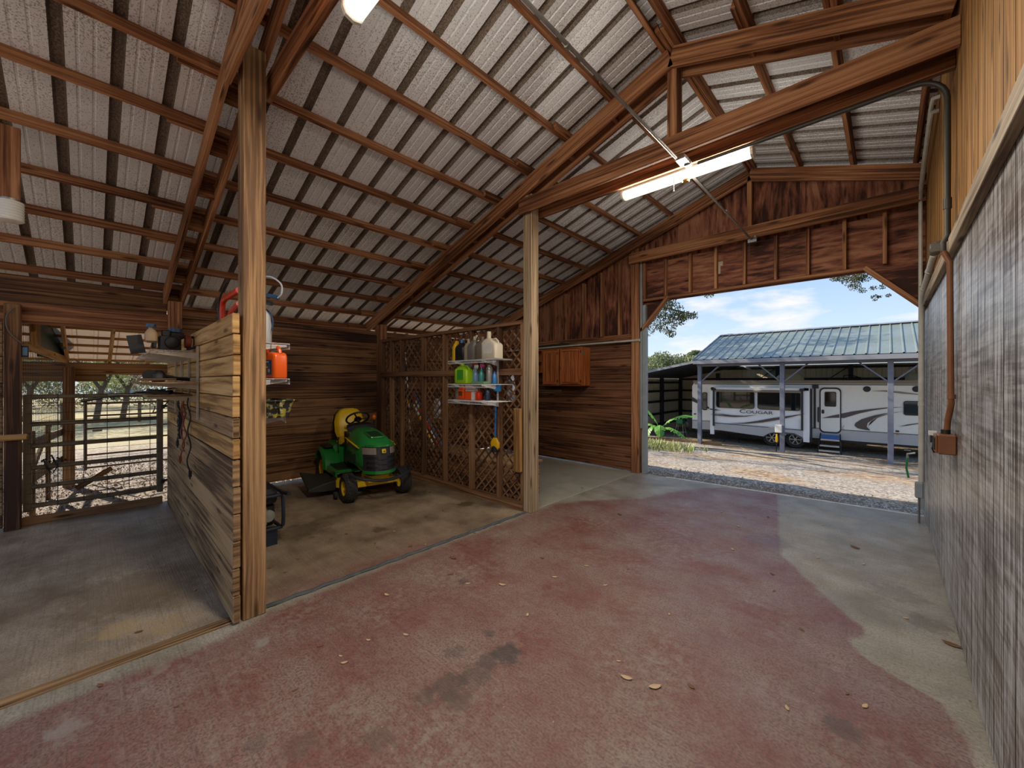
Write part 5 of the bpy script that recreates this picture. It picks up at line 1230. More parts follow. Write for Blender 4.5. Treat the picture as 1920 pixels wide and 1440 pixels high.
# slide-out
sx0, sx1, sz0, sz1 = -5.93, -2.27, -.80, 1.35
so_ = rb('slide_out', M_RVW, lambda mb: mb.box(((sx0+sx1)/2, (YO+YS)/2 + .02, (sz0+sz1)/2 + .13), (sx1-sx0, YS-YO, sz1-sz0 - .26)), bevel=.01)
rb('slide_flange', M_RVW, lambda mb: (mb.box((sx0 + .06, YO, .27), (.17, .06, 2.16)), mb.box((sx1 - .08, YO, .27), (.20, .06, 2.16)), mb.box(((sx0+sx1)/2, YO, 1.30), (sx1-sx0, .06, .10))), so_)
rb('slide_skirt', M_SKIRT, lambda mb: mb.prism([(sx0 + .15, -.30), (sx0 + .15, -.58), (-3.85, -.72), (-3.6, -.55), (-3.35, -.48), (-2.75, -.48), (-2.48, -.62), (-2.45, -.70), (-2.45, -.36)], .03, T(0, YO, 0) @ RX(90)), so_)
rb('slide_trim', M_TRIM, lambda mb: mb.beam((sx0 + .15, YO - .03, -.28), (-2.45, YO - .03, -.34), .025, .02), so_)
rb('slide_seal', M_TRIM, lambda mb: mb.box((sx1 + .06, YO + .10, .28), (.07, .03, 2.1)), so_)
rb('slide_awning', M_RVB, lambda mb: mb.tube([(sx0 + .2, YO - .06, 1.20), (sx1 - .25, YO - .06, 1.20)], .05, 10), so_)
for u0, v0, u1, v1 in ((1343, 733, 1414.6, 765.5), (1420.3, 733.7, 1501, 769)):
    w_ = rrect(u0, v0, u1, v1, YO - .02, .11, 'window', M_TRIM, .03, .0, so_); rrect(u0+1, v0+1, u1-1, v1-1, YO - .05, .10, 'pane', M_GLASS, .012, 0, w_)
for u, va, vb in ((1339, 730, 798), (1504.5, 731, 806)):
    xa, za = onY(u, va, YO); xb, zb2 = onY(u, vb, YO)
    rb('awning_arm', M_TRIM, lambda mb: (mb.box((xa, YO - .07, (za+zb2)/2), (.07, .06, za-zb2)), mb.box((xa, YO - .09, za), (.16, .10, .10))), so_)
ft = letters('Cougar', .235, T(onY(1417.5, 772.5, YO)[0] + 2, YO - .045 - 20.2, onY(1417.5, 772.5, YO)[1] + 1.16) @ RX(90), M_SW2, rv, .004, 'lettering', 0, 1.55, True)
decal('swoosh', M_SW2, [(1331,766),(1345,768),(1352,769.5),(1342,769.3),(1331,768)], YO - .04, so_)
decal('swoosh', M_SW1, [(1331,775.5),(1354,776),(1372,778.5),(1395,779.5),(1420,778),(1400,781),(1378,782),(1350,780),(1331,777.5),(1340,777.5),(1360,779.3),(1352,777.4)], YO - .04, so_)
decal('swoosh', M_SW1, [(1362,794),(1395,792.5),(1420,789),(1450,783.5),(1480,779.5),(1511,775.5),(1490,780.5),(1460,787),(1430,792),(1400,794.5)], YO - .04, so_)
decal('swoosh', plain('swoosh_pale', '#cfc2b4', .4), [(1432,802.5),(1455,800),(1470,798),(1470,801),(1456,803.5)], YO - .04, so_)
# side of the body
dr = rrect(1536.5, 726.5, 1577.5, 812, YS - .015, .16, 'door', M_TRIM, .03, 0); rrect(1539, 729.5, 1575, 809.5, YS - .045, .13, 'door_skin', M_RV, .012, 0, dr)
rrect(1546, 734.5, 1568, 762.5, YS - .05, .05, 'door_window', M_TRIM, .02, 0, dr); rrect(1547.3, 736, 1566.5, 761, YS - .068, .045, 'door_pane', M_GLASS, .008, 0, dr)
rrect(1540.5, 768, 1545.5, 775.5, YS - .055, .04, 'door_handle', M_TRIM, .03, 0, dr)
x_, z_ = onY(1534.5, 778, YS); rb('grab_handle', M_TRIM, lambda mb: mb.tube([(x_, YS, z_ + .30), (x_, YS - .08, z_ + .28), (x_, YS - .08, z_ - .25), (x_, YS, z_ - .28)], .022, 8))
x_, z_ = onY(1528, 720, YS); rb('awning_arm', M_TRIM, lambda mb: (mb.box((x_, YS - .05, .58), (.07, .06, 1.72)), mb.box((x_ + .02, YS - .06, 1.42), (.20, .10, .16))))
w_ = rrect(1694, 752, 1726, 779, YS - .015, .07, 'window', M_TRIM, .03); rrect(1695.5, 753.5, 1725, 777.5, YS - .045, .06, 'pane', M_GLASS, .012, 0, w_)
w_ = rrect(1317, 735.5, 1326, 769, YS - .015, .06, 'window', M_TRIM, .03); rrect(1318, 737, 1325, 767.5, YS - .045, .05, 'pane', M_GLASS, .012, 0, w_)
for u in (1625.5, 1718.5):
    xx, zz = onY(u, 729.5, YS); rb('speaker', M_TRIM, lambda mb: mb.lathe([(.10, 0), (.11, .02), (.07, .035), (0, .03)], 18, T(xx, YS - .005, zz) @ RX(90)))
decal('swoosh', M_SW1, [(1577.5,775.5),(1600,771),(1630,767),(1665,763.8),(1695,763.3),(1665,765.4),(1640,769),(1612,775),(1582,784),(1577.5,783.5)], YS - .02)
decal('swoosh', M_SW1, [(1540.5,784),(1560,779),(1574,776.5),(1574,783.3),(1560,783.6)], YS - .060, dr)
decal('swoosh', M_SW1, [(1666,773.8),(1640,778.5),(1615,786),(1604,793),(1602,798),(1608,803),(1622,806),(1632,807.2),(1625,800),(1627,793),(1638,785),(1652,779)], YS - .02)
decal('swoosh', M_SW3, [(1694,771),(1668,776),(1645,783.5),(1631,793),(1628.5,799),(1630.5,804),(1628,799),(1634,788),(1648,780.5),(1668,774.5)], YS - .02)
decal('swoosh', M_SW3, [(1632,733),(1660,732),(1690,734.5),(1724,739),(1724,740.5),(1690,738),(1660,734.5)], YS - .02)
decal('swoosh', M_SW1, [(1685,800),(1700,796),(1724,793),(1724,794.5),(1702,798)], YS - .02)
decal('swoosh', plain('swoosh_blush', '#cdb9a9', .4), [(1592,792),(1584,797),(1581,802),(1584,806),(1594,809),(1586,809),(1578.5,805),(1579,800)], YS - .02)
decal('swoosh', M_SW2, [(1298,744),(1310,752),(1330,764),(1330,767),(1310,757.5),(1298,752)], YS - .02)
rrect(1679, 807, 1686, 810, YS - .02, .01, 'vent', M_TRIM, .02); rrect(1680, 812.8, 1686, 815, YS - .02, .02, 'marker_lamp', M_AMB, .02); rrect(1301, 775, 1305, 777, YS - .02, .01, 'vent', M_TRIM, .02)
for u, v in ((1447, 826), (1491, 828)):
    xx, zz = onY(u, v, YS - .1); zz = -1.15 + .36
    t = rb('wheel', M_TYRE, lambda mb: mb.lathe([(.20, -.10), (.33, -.11), (.355, -.07), (.355, .07), (.33, .11), (.20, .10)], 28, T(xx, YS + .02, zz) @ RX(90)))
    def rim(mb):
        M = T(xx, YS + .02, zz) @ RX(90); mb.lathe([(.205, .05), (.22, .10), (.20, .105), (.19, .06)], 28, M); mb.lathe([(.05, .07), (.05, .10), (0, .105)], 14, M)
        for k in range(6):
            a = k*math.pi/3
            for d in (-.10, .10): mb.beam(M @ Vector((.04*math.cos(a), .04*math.sin(a), .085)), M @ Vector((.20*math.cos(a+d), .20*math.sin(a+d), .09)), .03, .02, (0, 1, 0))
    rb('wheel_rim', M_ALU, rim, t); rb('hub_back', M_BLACK, lambda mb: mb.lathe([(.20, .02), (.0, .02)], 20, T(xx, YS + .02, zz) @ RX(90)), t)
def arch(mb):
    pr = [(-3.86, -.74), (-3.72, -.58), (-3.45, -.50), (-3.0, -.49), (-2.72, -.53), (-2.5, -.66), (-2.40, -.80)]
    for a, b_ in zip(pr[:-1], pr[1:]): mb.beam((a[0], YS - .24, a[1]), (b_[0], YS - .24, b_[1]), .50, .07, (0, 1, 0))
rb('fender_arch', plain('arch_grey', '#54555a', .5), arch)
for x in (-5.5, -5.0): rb('stabiliser_leg', M_IRON, lambda mb: mb.beam((x + (.12 if x < -5.2 else -.05), YS + .1, -.74), (x - (.05 if x < -5.2 else -.12), YS + .1, -1.20), .05, .03, (0, 1, 0)))
def ac(mb, x, w): mb.loft([[(x + px*k, YS + 1.3 + py*k, z) for px, py in rounded(w, .7, .15, 4)] for z, k in ((1.67, 1), (1.84, .97), (1.93, .80))])
rb('roof_unit', plain('ac_cream', '#cbbf9c', .5), lambda mb: ac(mb, -3.15, .98)); rb('roof_unit', plain('ac_cream2', '#c3bba4', .5), lambda mb: ac(mb, .95, .9))
rb('roof_vent', M_IRON, lambda mb: (mb.loft([[(-.95 + px*k, YS + .9 + py*k, z) for px, py in rounded(.5, .4, .1, 3)] for z, k in ((1.67, 1), (1.80, .8))]), mb.tube([(-1.3, YS + .9, 1.67), (-1.28, YS + .9, 1.86), (-1.05, YS + .9, 1.88), (-.8, YS + .9, 1.78)], .02, 6)))
rb('spare_tyre', M_TYRE, lambda mb: mb.lathe([(.12, -.10), (.33, -.11), (.36, -.06), (.36, .06), (.33, .11), (.12, .10)], 24, T(-7.06, YS + .25, -.42) @ RY(90)))
# steps
st = thing('folding_steps', 'folding metal entry steps with a blue top panel under the trailer door', 'steps', (onY(1556, 845, 19.9)[0], 19.95, -1.18))
for s in (-1, 1):
    mb = MB(); mb.beam((s*.30, .12, .74), (s*.36, -.30, .02), .04, .03, (1, 0, 0)); mb.beam((s*.30, -.0, .55), (s*.33, .10, .0), .035, .03, (1, 0, 0)); mb.build('side_rail', M_IRON, st)
for y, z, w2 in ((.06, .52, .58), (-.10, .30, .60), (-.24, .12, .64)):
    mb = MB(); mb.box((0, y, z), (w2, .22, .03)); mb.box((0, y - .11, z - .02), (w2, .012, .05)); mb.build('tread', M_ALU, st)
mb = MB(); mb.box((0, .02, .62), (.56, .02, .17)); mb.build('panel', plain('step_blue', '#2c5f9e', .45), st); 
# spare things by the carport
e2 = thing('step_stool', 'green-topped folding stool standing beside the trailer tail', 'stool', (-7.75, 20.9, -1.20))
mb = MB(); mb.box((0, 0, .76), (.34, .30, .24)); mb.build('top', plain('stool_green', '#1f7a4a', .4), e2, bevel=.02)
for s in (-1, 1):
    for q in (-1, 1):
        mb = MB(); mb.beam((s*.14, q*.08, .66), (s*.24, q*.24, 0), .035, .03, (0, 1, .2)); mb.build('leg', plain('stool_leg', '#8d8672', .5), e2)
mb = MB(); mb.box((0, -.18, .2), (.42, .02, .03)); mb.box((0, .18, .2), (.42, .02, .03)); mb.build('stretcher', M_GALV, e2)
pd = thing('power_pedestal', 'white meter box with a yellow plugged cord on the middle carport post', 'power outlet', (-3.05, 18.26, -1.12))
mb = MB(); mb.box((0, 0, .92), (.22, .12, .30)); mb.build('box', M_WHITE, pd, bevel=.01)
mb = MB(); mb.loft([[(x*k - .04, y*k - .1, z) for x, y in rounded(.09, .09, .02, 3)] for z, k in ((.40, .5), (.47, 1), (.60, .8), (.72, .5))]); mb.build('plug', P_YEL, pd)
mb = MB(); mb.tube([(-.04, -.1, .42), (-.05, -.1, .15), (-.06, -.08, .0)], .015, 6); mb.build('cord', M_IRON, pd)
m = MB(); m.beam((-8.6, 18.1, -1.07), (-5.2, 18.75, -1.09), .14, .14); tag(m.build('landscape_timber', W_OLD), 'long grey timber lying on the ground left of the first carport post', 'timber')
# ------------------------------------------------------------ plants
def leafmat(name, a, b_, rough=.6, trans=.25):
    m, nt, b = mat_new(name); L = nt.links.new
    oi = N(nt, 'ShaderNodeTexCoord'); n = N(nt, 'ShaderNodeTexNoise', i_Scale=3.5, i_Detail=3); L(oi.outputs['Object'], n.inputs['Vector'])
    r = ramp(nt, [(.35, lin(a)), (.65, lin(b_))]); L(n.outputs[0], r.inputs[0]); L(r.outputs[0], b.inputs['Base Color']); b.inputs['Roughness'].default_value = rough
    tr = N(nt, 'ShaderNodeBsdfTranslucent'); L(r.outputs[0], tr.inputs[0]); mx = N(nt, 'ShaderNodeMixShader'); mx.inputs[0].default_value = trans
    out = nt.nodes['Material Output']; L(b.outputs[0], mx.inputs[1]); L(tr.outputs[0], mx.inputs[2]); L(mx.outputs[0], out.inputs[0]); return m
M_LOAK = leafmat('oak_leaf', '#3a4222', '#747038'); M_LFAR = leafmat('far_leaf', '#5d6b45', '#8f9668'); M_LBRN = leafmat('dry_leaf', '#85725f', '#a89886'); M_LYEL = leafmat('pale_leaf', '#8d9a4e', '#c3c982')
M_BARK = plain('bark', '#5d5045', .9, var=.4)
def leaves(mb, c, rad, n, size, flat=(1, 1, .7), rng=R):
    for _ in range(n):
        while True:
            p = Vector((rng.uniform(-1,1), rng.uniform(-1,1), rng.uniform(-1,1)))
            if p.length < 1: break
        p = Vector((p.x*rad*flat[0], p.y*rad*flat[1], p.z*rad*flat[2])) + Vector(c)
        rot = Euler((rng.uniform(0,6.3), rng.uniform(0,6.3), rng.uniform(0,6.3))).to_matrix(); s = size*rng.uniform(.6,1.3)
        b = len(mb.v)
        for q in ((-1,0,0),(-.1,.45,.12),(1,0,0),(-.1,-.45,.12)): mb.v.append(p + rot @ (Vector(q)*s))
        mb.face((b, b+1, b+2, b+3))
def tree(label, base, limbs, clusters, leaf, size, cat='tree', name='tree', group=None, tr=.3):
    e = thing(name, label, cat, base, 0, group); mb = MB(); B = Vector(base)
    for pts, r0, r1 in limbs:
        n = len(pts); mb.tube([Vector(p) - B for p in pts], [r0 + (r1-r0)*i/(n-1) for i in range(n)], 8)
    mb.build('trunk', M_BARK, e)
    mb = MB()
    for cc in clusters: leaves(mb, Vector(cc[0]) - B, cc[1], cc[2], cc[3] if len(cc) > 3 else size)
    o = mb.build('foliage', leaf, e); return e
rg = random.Random(5)
# live oak beside the drive: limbs reach over the doorway, crown speckles the gravel with shade
cl = []
while len(cl) < 80:
    p = Vector((rg.uniform(-18, -9.5), rg.uniform(9, 22), rg.uniform(4.6, 9.5))); q = Vector((-6.2, 14.4, -.1)); dq = Vector((-.80, -.22, .55)).normalized()
    if ((p - q) - dq*(p - q).dot(dq)).length < 3.2: continue
    cl.append((p, rg.uniform(.7, 1.5), 190))
for u, v, Y, r, n in ((1232,575,13,.42,150),(1255,583,13,.40,150),(1225,605,13,.34,110),(1270,598,13,.30,110),(1250,612,13.2,.30,90),(1283,592,13,.20,55),(1300,592,13,.14,28),(1258,626,13,.14,30),(1213,622,13,.22,40),(1330,553,13,.12,20),(1208,640,13,.10,12),(1245,562,13,.35,120)):
    x, z = onY(u, v, Y); cl.append(((x, Y, z), r*1.18, int(n*3.0), .040))
xa, za = onY(1300, 590, 13)
tree('spreading oak left of the drive whose leafy limb hangs into the doorway view', (-13, 14.5, -.8),
     [([(-13,14.5,-.9),(-12.9,14.5,1),(-12.6,14.4,3),(-12,14.2,5)], .42, .25), ([(-12.6,14.4,3),(-10.5,14,4.6),(-8,13.5,4.9),(-6.2,13.1,4.4),(xa,13,za)], .16, .012), ([(-12,14.2,5),(-10.5,16,7),(-9.5,18,8)], .2, .04), ([(-12,14.2,5),(-14,12,7.5),(-16,11,8.5)], .2, .04), ([(-12.6,14.4,3.2),(-11,12,5.5),(-10,10.4,6.5)], .17, .04)], cl, M_LOAK, .10)
cl = []
for i in range(20): cl.append(((rg.uniform(-4.5, 3.5), rg.uniform(11.0, 15), rg.uniform(6.3, 8.6)), rg.uniform(.5, 1.0), 110))
for u, v, Y, r, n in ((1566,522,12,.10,30),(1580,520,12,.13,45),(1600,524,12,.2,90),(1615,520,12,.18,70),(1603,538,12,.12,35),(1617,545,12,.08,16),(1637,540,12,.07,14),(1640,556,12,.06,10),(1648,556,12,.05,8),(1666,554,12,.05,8),(1640,562,12,.04,6),(1655,537,12,.07,12),(1590,510,12,.3,110),(1625,508,12,.3,110)):
    x, z = onY(u, v, Y); cl.append(((x, Y, z), r*1.1, int(n*4.5), .021))
tree('second tree whose drooping twigs show under the top of the doorway', (4.6, 13.5, -.7),
     [([(4.6,13.5,-.8),(4.6,13.5,2),(4.2,13.4,4.6),(3.0,13.2,6.4)], .26, .14), ([(4.2,13.4,4.6),(2.4,12.8,6.2),(.6,12.3,6.0),(-.6,12,4.6)], .12, .012), ([(3.0,13.2,6.4),(.5,13,7.4),(-3,12.5,7.8)], .12, .03)], cl, M_LOAK, .065)
# treetops far behind the carport
for i, (x, y, h, r) in enumerate(((-30, 52, 4.6, 3.6), (-24, 50, 4.9, 3.6), (-20.5, 54, 5.4, 3.2), (-16, 50, 4.4, 2.6), (-38, 50, 4.6, 4), (-17.6, 52.5, 5.4, .9))):
    tree(['far tree behind the carport lean-to, furthest from the trailer','far tree behind the carport, wide pale crown','far tree behind the carport nearest its roof','small far tree tucked at the carport roof edge','far tree behind the lean-to, hidden mostly by the jamb','thin far treetop poking up beside the carport roof edge'][i], (x, y, -1.2),
         [([(x, y, -1.3), (x, y, h*.7)], .3, .1)], [((x + rg.uniform(-r,r)*.7, y + rg.uniform(-r,r)*.5, h - rg.uniform(.2, .8)*r), r*.5, 420) for _ in range(10)], M_LFAR, .17, group='trees behind the carport')
# trees beyond the pasture
pn = ['pale green tree beyond the pasture, seen over the gate hinge', 'bare-looking rusty tree beyond the pasture', 'leaning grey-trunked tree beyond the pasture, seen above the gate', 'dense green tree beyond the pasture behind the lean-to post', 'rusty brown tree beyond the pasture near the partition', 'grey-green tree beyond the pasture left of the lean-to post', 'tall green tree beyond the pasture at the far end']
for i, (x, y, h, r, lm) in enumerate(((-30, 1.2, 5.4, 2.6, M_LYEL), (-33, 3.6, 5.2, 2.8, M_LBRN), (-29, .2, 5.6, 2.2, M_LBRN), (-31, -2.2, 6, 3, M_LFAR), (-36, 6.5, 6, 3.2, M_LBRN), (-27, -4.2, 5.5, 2.8, M_LFAR), (-40, 11, 7, 4, M_LFAR))):
    tree(pn[i], (x, y, -.4), [([(x, y, -.5), (x+.3, y+.2, 1.2), (x+.2, y+.8, 2.6), (x, y+1.5, 3.8)], .13, .05), ([(x+.3, y+.2, 1.2), (x, y-.6, 2.6), (x, y-1.2, 3.6)], .08, .03)],
         [((x + rg.uniform(-r,r)*.6, y + rg.uniform(-r,r)*.8, h*rg.uniform(.36, 1)), r*.42, 800) for _ in range(17)], lm, .052, group='trees beyond the pasture')
for mat, xx, hz, lab in ((M_LFAR, -44, 3.6, 'long grey-green hedgerow along the far edge of the pasture'), (M_LBRN, -49, 5.0, 'rusty brown thicket of bare trees behind the pasture hedgerow')):
    m = MB()
    for i in range(30):
        for k in range(2): leaves(m, (xx + rg.uniform(-1,1), -24 + i*2.1, rg.uniform(.4, hz)), 2.0, 600, .11)
    tag(m.build('hedgerow', mat), lab, 'hedge', kind='stuff')
# pasture fence and far car
for i in range(9):
    m = MB(); m.box((-25.5, -8 + i*2.4, .15), (.12, .12, 1.1), grain=2); tag(m.build('fence_post', W_OLD), 'weathered post of the wire fence across the pasture', 'post', 'pasture fence posts')
for z in (.62, .3, 0):
    m = MB(); m.tube([(-25.42, -8.2, z), (-25.42, 11.5, z)], .012, 5); tag(m.build('fence_wire', M_WIRE), {.62: 'top', .3: 'middle', 0: 'lowest'}[z] + ' wire of the fence across the pasture', 'wire')
e = thing('parked_car', 'pale blue car parked far beyond the pasture fence', 'car', (-62, 3.2, -.42), math.radians(80))
mb = MB(); mb.loft([[(x, -.8, z), (x, .8, z), (x, .8, z2), (x, .62 if z2 > .95 else .78, z3), (x, -.62 if z2 > .95 else -.78, z3), (x, -.8, z2)] for x, z, z2, z3 in ((-2.1,.35,.7,.75),(-1.9,.3,.85,.9),(-1.3,.25,.9,.98),(-.8,.25,.96,1.42),(.5,.25,.96,1.42),(1.1,.25,.9,.96),(1.9,.3,.82,.86),(2.1,.35,.65,.7))]); mb.build('body', plain('car_blue', '#7d92b5', .25, .2, coat=.5), e)
for x in (-1.3, 1.3):
    for y in (-.78, .78): mb = MB(); mb.lathe([(.18, -.09), (.31, -.1), (.31, .1), (.18, .09)], 16, T(x, y, .31) @ RX(90)); mb.build('wheel', M_TYRE, e)
mb = MB(); mb.box((-.15, 0, 1.17), (1.5, 1.50, .26)); mb.build('window', M_GLASS, e)
# second gate at the edge of the lean-to
e = thing('pasture_gate', 'second tube gate at the outer edge of the lean-to', 'gate', (-10.1, .95, -.1))
for z in (1.36, 1.14, .92, .70, .46, .24): mb = MB(); mb.tube([(0, -1.0, z), (0, 2.0, z)], .018, 6); mb.build('rail', M_GATE, e)
for y in (-1.0, 1.4, 2.0): mb = MB(); mb.tube([(0, y, .2), (0, y, 1.4)], .02, 6); mb.build('end_post', M_GATE, e)
mb = MB(); mb.box((.03, -.86, .88), (.05, .12, .03)); mb.tube([(0, -1.0, .2), (.05, -1.15, .25)], .012, 5); mb.build('latch', M_GALV, e)
m = MB(); m.beam((-9.3, -.15, -.05), (-9.4, .25, .20), .08, .03); tag(m.build('leaning_board', W_OLD), 'short board propped on the ground behind the stall gate', 'board')
# banana plant
M_BAN = leafmat('banana_leaf', '#4f9a3c', '#9cc95a', .4, .35); M_BANS = plain('banana_stem', '#a88f5c', .6, var=.3)
bx_, by_ = -6.2, 14.7; bz = gz(bx_, by_)
e = thing('banana_plant', 'young banana plant with broad torn leaves beside the doorway jamb', 'plant', (bx_, by_, bz))
mb = MB(); mb.tube([(0,0,0),(.01,0,.3),(.02,0,.7)], [.085,.07,.05], 10); mb.build('stem', M_BANS, e)
def banleaf(pts, w):
    mb = MB(); pts = [Vector(p) for p in pts]; n = 22; path = []
    for i in range(n+1):
        t = i/n*(len(pts)-1); k = min(int(t), len(pts)-2); f = t-k
        p0 = pts[max(k-1,0)]; p1, p2 = pts[k], pts[k+1]; p3 = pts[min(k+2, len(pts)-1)]
        path.append(.5*((2*p1) + (p2-p0)*f + (2*p0-5*p1+4*p2-p3)*f*f + (3*p1-p0-3*p2+p3)*f**3))
    mb.tube(path, .012, 5)
    for i in range(n):
        t = i/n
        if t < .16: continue
        ww = w*math.sin(min(1, (t-.10)/.9*1.02)*math.pi)**.6; d = (path[i+1]-path[i]).normalized(); sd_ = d.cross(Vector((0,0,1)))
        if sd_.length < .1: sd_ = Vector((1,0,0))
        sd_.normalize()
        for s in (-1, 1):
            g = rg.uniform(.75, .98); dr_ = rg.uniform(.25, .6)
            a, b_ = path[i], path[i] + (path[i+1]-path[i])*g
            o1 = sd_*s*ww*rg.uniform(.85,1.05) - Vector((0,0,1))*ww*dr_
            mid = lambda p: p + o1*.5 + Vector((0,0,ww*.12))
            q = len(mb.v); mb.v += [a, b_, mid(b_), mid(a), b_ + o1, a + o1]
            mb.face((q, q+1, q+2, q+3)); mb.face((q+3, q+2, q+4, q+5))
    mb.build('leaf', M_BAN, e)
banleaf([(0,0,.6),(-.2,-.1,1.05),(-.45,-.15,1.35),(-.72,-.2,1.55)], .17)
banleaf([(0,0,.62),(.35,0,.98),(.80,.05,1.18),(1.25,.05,1.16)], .18)
banleaf([(0,0,.6),(-.35,-.1,.80),(-.70,-.2,.74),(-.95,-.25,.50)], .19)
banleaf([(0,0,.6),(.10,-.25,.80),(.18,-.45,.70),(.22,-.55,.40)], .19)
banleaf([(0,0,.6),(.35,-.1,.72),(.70,-.1,.60),(.98,-.1,.38)], .17)
banleaf([(0,0,.6),(-.12,-.25,.78),(-.26,-.4,.62),(-.32,-.5,.35)], .17)
m = MB()
M_WEED = leafmat('weed_leaf', '#7a8a48', '#b9b884')
for i in range(240):
    x = rg.gauss(-6.3, .75); y = rg.gauss(13.3, .7); z = gz(x, y)
    for k in range(7):
        a = rg.uniform(0, 6.3); h = rg.uniform(.10, .34); p = Vector((x + rg.uniform(-.1,.1), y + rg.uniform(-.1,.1), z - .02)); t = p + Vector((math.cos(a)*h*.5, math.sin(a)*h*.5, h)); sdv = Vector((-math.sin(a), math.cos(a), 0))*.025; mm = p.lerp(t, .55) + Vector((0,0,.02))
        q = len(m.v); m.v += [p, mm - sdv, t, mm + sdv]; m.face((q, q+1, q+2, q+3))
tag(m.build('weeds', M_WEED, origin=False), 'patch of yellow-green weeds around the foot of the banana plant', 'weeds', kind='stuff')
# loose stones and leaf litter outside the slab edge and under the lean-to
m = MB()
for i in range(2200):
    x, y = rg.uniform(-4.2, .8), 6.98 + abs(rg.gauss(0, .55))
    m.ball((x, y + (x+3)*.06, gz(x, y) + .012), rg.uniform(.006, .017), 5, 3, 0, (1, rg.uniform(.6,1), .6))
tag(m.build('gravel', plain('gravel_stone', '#85807a', .9, var=.5), origin=False), 'loose grey gravel along the outer edge of the slab', 'gravel', kind='stuff')
m = MB()
for i in range(6000):
    x, y = rg.uniform(-13, -7.3), rg.uniform(-2.2, 2.5)
    leaves(m, (x, y, gz(x, y) + .015), .012, 1, .024)
tag(m.build('leaf_litter', leafmat('litter', '#6a5744', '#a8937a', .5, .1), origin=False), 'dry leaf litter covering the ground under the lean-to', 'leaves', kind='stuff')
# ------------------------------------------------------------ dry leaves blown onto the floor
M_DRY = plain('dry_brown_leaf', '#7a5230', .7, var=.4); M_PALE = plain('pale_dry_leaf', '#c2a67e', .7, var=.3)
def fleaf(x, y, size, rot, mat, label=None):
    size *= .78
    mb = MB(); n = 7; up = []
    for i in range(n):
        t = i/(n-1); up.append((size*(t-.5), size*.22*math.sin(t*math.pi)**.8, size*.12*(t-.5)**2*4 + size*.05))
    top = [(x_, w, z + .3*w) for x_, w, z in up]; bot = [(x_, -w, z + .3*w) for x_, w, z in up]
    b = len(mb.v)
    for i in range(n): mb.v += [Vector(top[i]), Vector((up[i][0], 0, up[i][2] - .0)), Vector(bot[i])]
    for i in range(n-1):
        q = b + i*3; mb.face((q, q+1, q+4, q+3), None, 0, True); mb.face((q+1, q+2, q+5, q+4), None, 0, True)
    zmin = min(v.z for v in mb.v); mb.v = [Matrix.Rotation(rot, 3, 'Z') @ Vector((v.x, v.y, v.z - zmin)) + Vector((x, y, .002)) for v in mb.v]
    o = mb.build('fallen_leaf', mat); o.modifiers.new('thick', 'SOLIDIFY').thickness = .0012
    return tag(o, label or 'small dry leaf lying on the barn floor', 'leaf', 'dry leaves on the floor')
def zpt(u, v):
    a = (u-960)/746; th = math.radians(43.3); s, c = math.sin(th), math.cos(th); d = 1.65/((v-714)/746); return d*(-s+c*a), d*(c+s*a)
big = [((1175,1272), .085, .3, 'pale curled leaf on the red floor, further from the siding of a close pair'), ((1228,1289), .095, .9, 'pale curled leaf on the red floor, nearer the siding of a close pair'), ((1622,1325), .06, 1.2, 'thin pale leaf on the red floor beside the oily round stain near the siding'),
       ((942,1097), .08, .4, 'pale leaf on the red floor in front of the lattice post'), ((725,1116), .07, .1, 'pale leaf on the red floor just off the dark joint'), ((1135,1098), .05, 1.0, 'small upright pale leaf in the middle of the aisle'), ((1603,1027), .12, 2.6, 'long dark leaf on the bare concrete near the siding'), ((1785,1210), .12, 2.9, 'brown leaf scrap against the foot of the siding'), ((1162,965), .10, 2.8, 'brown leaf on the red floor near the lattice post, doorway side'), ((850,1047), .10, .2, 'curled brown leaf beside the dark joint in front of the tractor stall')]
for (u, v), s, r_, lab in big:
    x, y = zpt(u, v); fleaf(x, y, s, r_, M_PALE if 'pale' in lab else M_DRY, lab)
for (u, v) in ((690,1070),(876,1094),(704,1020),(708,1028),(842,1076),(882,1050),(1014,1046),(1044,1084),(990,1154),(1045,1152),(1250,1150),(1180,1068),(1098,1061),(1280,956),(1350,960),(1400,972),(1442,970),(1445,1076),(1450,1108),(1545,985),(1530,1045),(1618,1058),(600,1210),(640,1232),(648,1246),(760,1190),(690,1200),(505,1066),(535,1075),(560,1050),(620,1010),(650,1002),(700,985),(740,997),(800,970),(830,958),(850,945),(870,930),(768,1024),(800,1022),(890,1000),(935,985),(1060,880),(1090,915),(1050,905),(1135,905),(1010,890),(188,1284),(330,1322),(555,1298),(1585,1300),(260,1185),(365,1105),(350,1022),(310,1060),(1388,988),(1372,1030),(1700,1160),(1300,1290),(1480,1330),(1160,1240),(1500,1180)):
    x, y = zpt(u, v); fleaf(x + rg.uniform(-.02,.02), y, rg.uniform(.03, .065), rg.uniform(0, 6), M_DRY if rg.random() < .6 else M_PALE)
SUN_E = 9.0; SUN_DIR = (-.80, -.22, .55); SKY_E = 1.2; EXPO = 0.0
def lamp(x0, x1, y, z, power, name, side=24):
    l = bpy.data.lights.new(name, 'AREA'); l.shape = 'RECTANGLE'; l.size = abs(x1-x0); l.size_y = .09; l.energy = power; l.color = (1, .92, .80)
    o = bpy.data.objects.new(name, l); C.objects.link(o); o.location = ((x0+x1)/2, y, z)
    for sg in (-1, 1):
        l2 = l.copy(); l2.energy = side; l2.size_y = .06; o2 = bpy.data.objects.new(name, l2); C.objects.link(o2); o2.location = ((x0+x1)/2, y + sg*.075, z + .06); o2.rotation_euler = (math.radians(sg*90), 0, 0)
    return o
lamp(-2.11, -.88, 4.05, 3.62, 55, 'tube_light', 15); lamp(-2.12, -.89, .99, 3.60, 78, 'tube_light', 24)
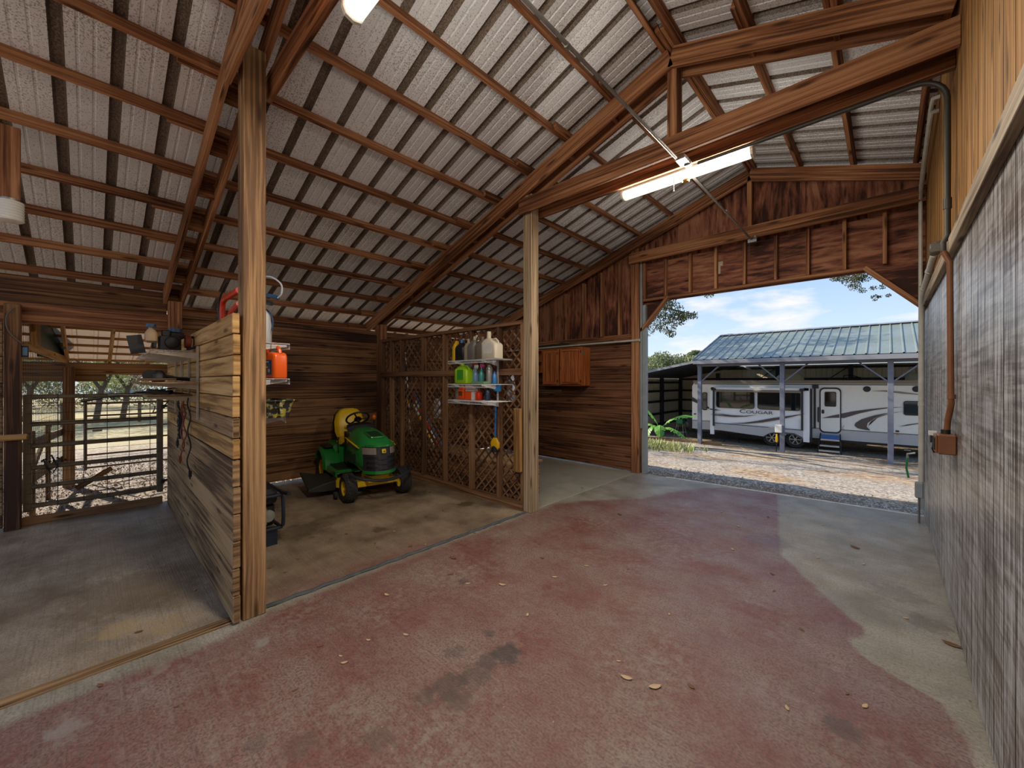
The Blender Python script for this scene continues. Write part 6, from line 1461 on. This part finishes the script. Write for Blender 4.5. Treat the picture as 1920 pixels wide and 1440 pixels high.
# ------------------------------------------------------------ camera, light, sky
cam = bpy.data.cameras.new('camera'); co = bpy.data.objects.new('camera', cam); C.objects.link(co)
cam.sensor_width = 36; cam.lens = 36 * 746 / 1920; cam.clip_start = .02; cam.clip_end = 500
co.location = (0, 0, 1.65); co.rotation_euler = (math.radians(90), 0, math.radians(43.3)); cam.shift_y = -6/1920
bpy.context.scene.camera = co
sun = bpy.data.lights.new('sun', 'SUN'); sun.energy = SUN_E; sun.angle = .012; sun.color = (1, .88, .72)
so = bpy.data.objects.new('sun', sun); C.objects.link(so)
sd = Vector(SUN_DIR)   # direction towards the sun
so.rotation_euler = sd.to_track_quat('Z', 'Y').to_euler()
w = bpy.data.worlds.new('sky'); bpy.context.scene.world = w; w.use_nodes = True
nt = w.node_tree; L = nt.links.new; bg = nt.nodes['Background']
tc = N(nt, 'ShaderNodeTexCoord'); sp = N(nt, 'ShaderNodeSeparateXYZ'); L(tc.outputs['Generated'], sp.inputs[0])
rp = ramp(nt, [(0, lin('#c9d6de')), (.06, lin('#cfe3f4')), (.22, lin('#a6c6ec')), (.6, lin('#74a2de'))]); L(sp.outputs[2], rp.inputs[0])
mp = N(nt, 'ShaderNodeMapping'); mp.inputs['Scale'].default_value = (2.2, 2.2, 7); L(tc.outputs['Generated'], mp.inputs[0])
cn = N(nt, 'ShaderNodeTexNoise', i_Scale=2.6, i_Detail=7, i_Roughness=.55); L(mp.outputs[0], cn.inputs['Vector'])
cr = N(nt, 'ShaderNodeMapRange', i_1=.52, i_2=.68, i_3=0, i_4=.85); L(cn.outputs[0], cr.inputs[0])
mx = N(nt, 'ShaderNodeMix', data_type='RGBA'); L(cr.outputs[0], mx.inputs[0]); L(rp.outputs[0], mx.inputs[6]); mx.inputs[7].default_value = lin('#f3efec')
L(mx.outputs[2], bg.inputs[0]); bg.inputs[1].default_value = SKY_E
vs = bpy.context.scene.view_settings; bpy.context.scene.display_settings.display_device = 'sRGB'
vs.view_transform = 'Standard'; vs.look = 'None'; vs.exposure = EXPO; vs.gamma = 1; vs.use_curve_mapping = False
bpy.context.scene.cycles.max_bounces = 8
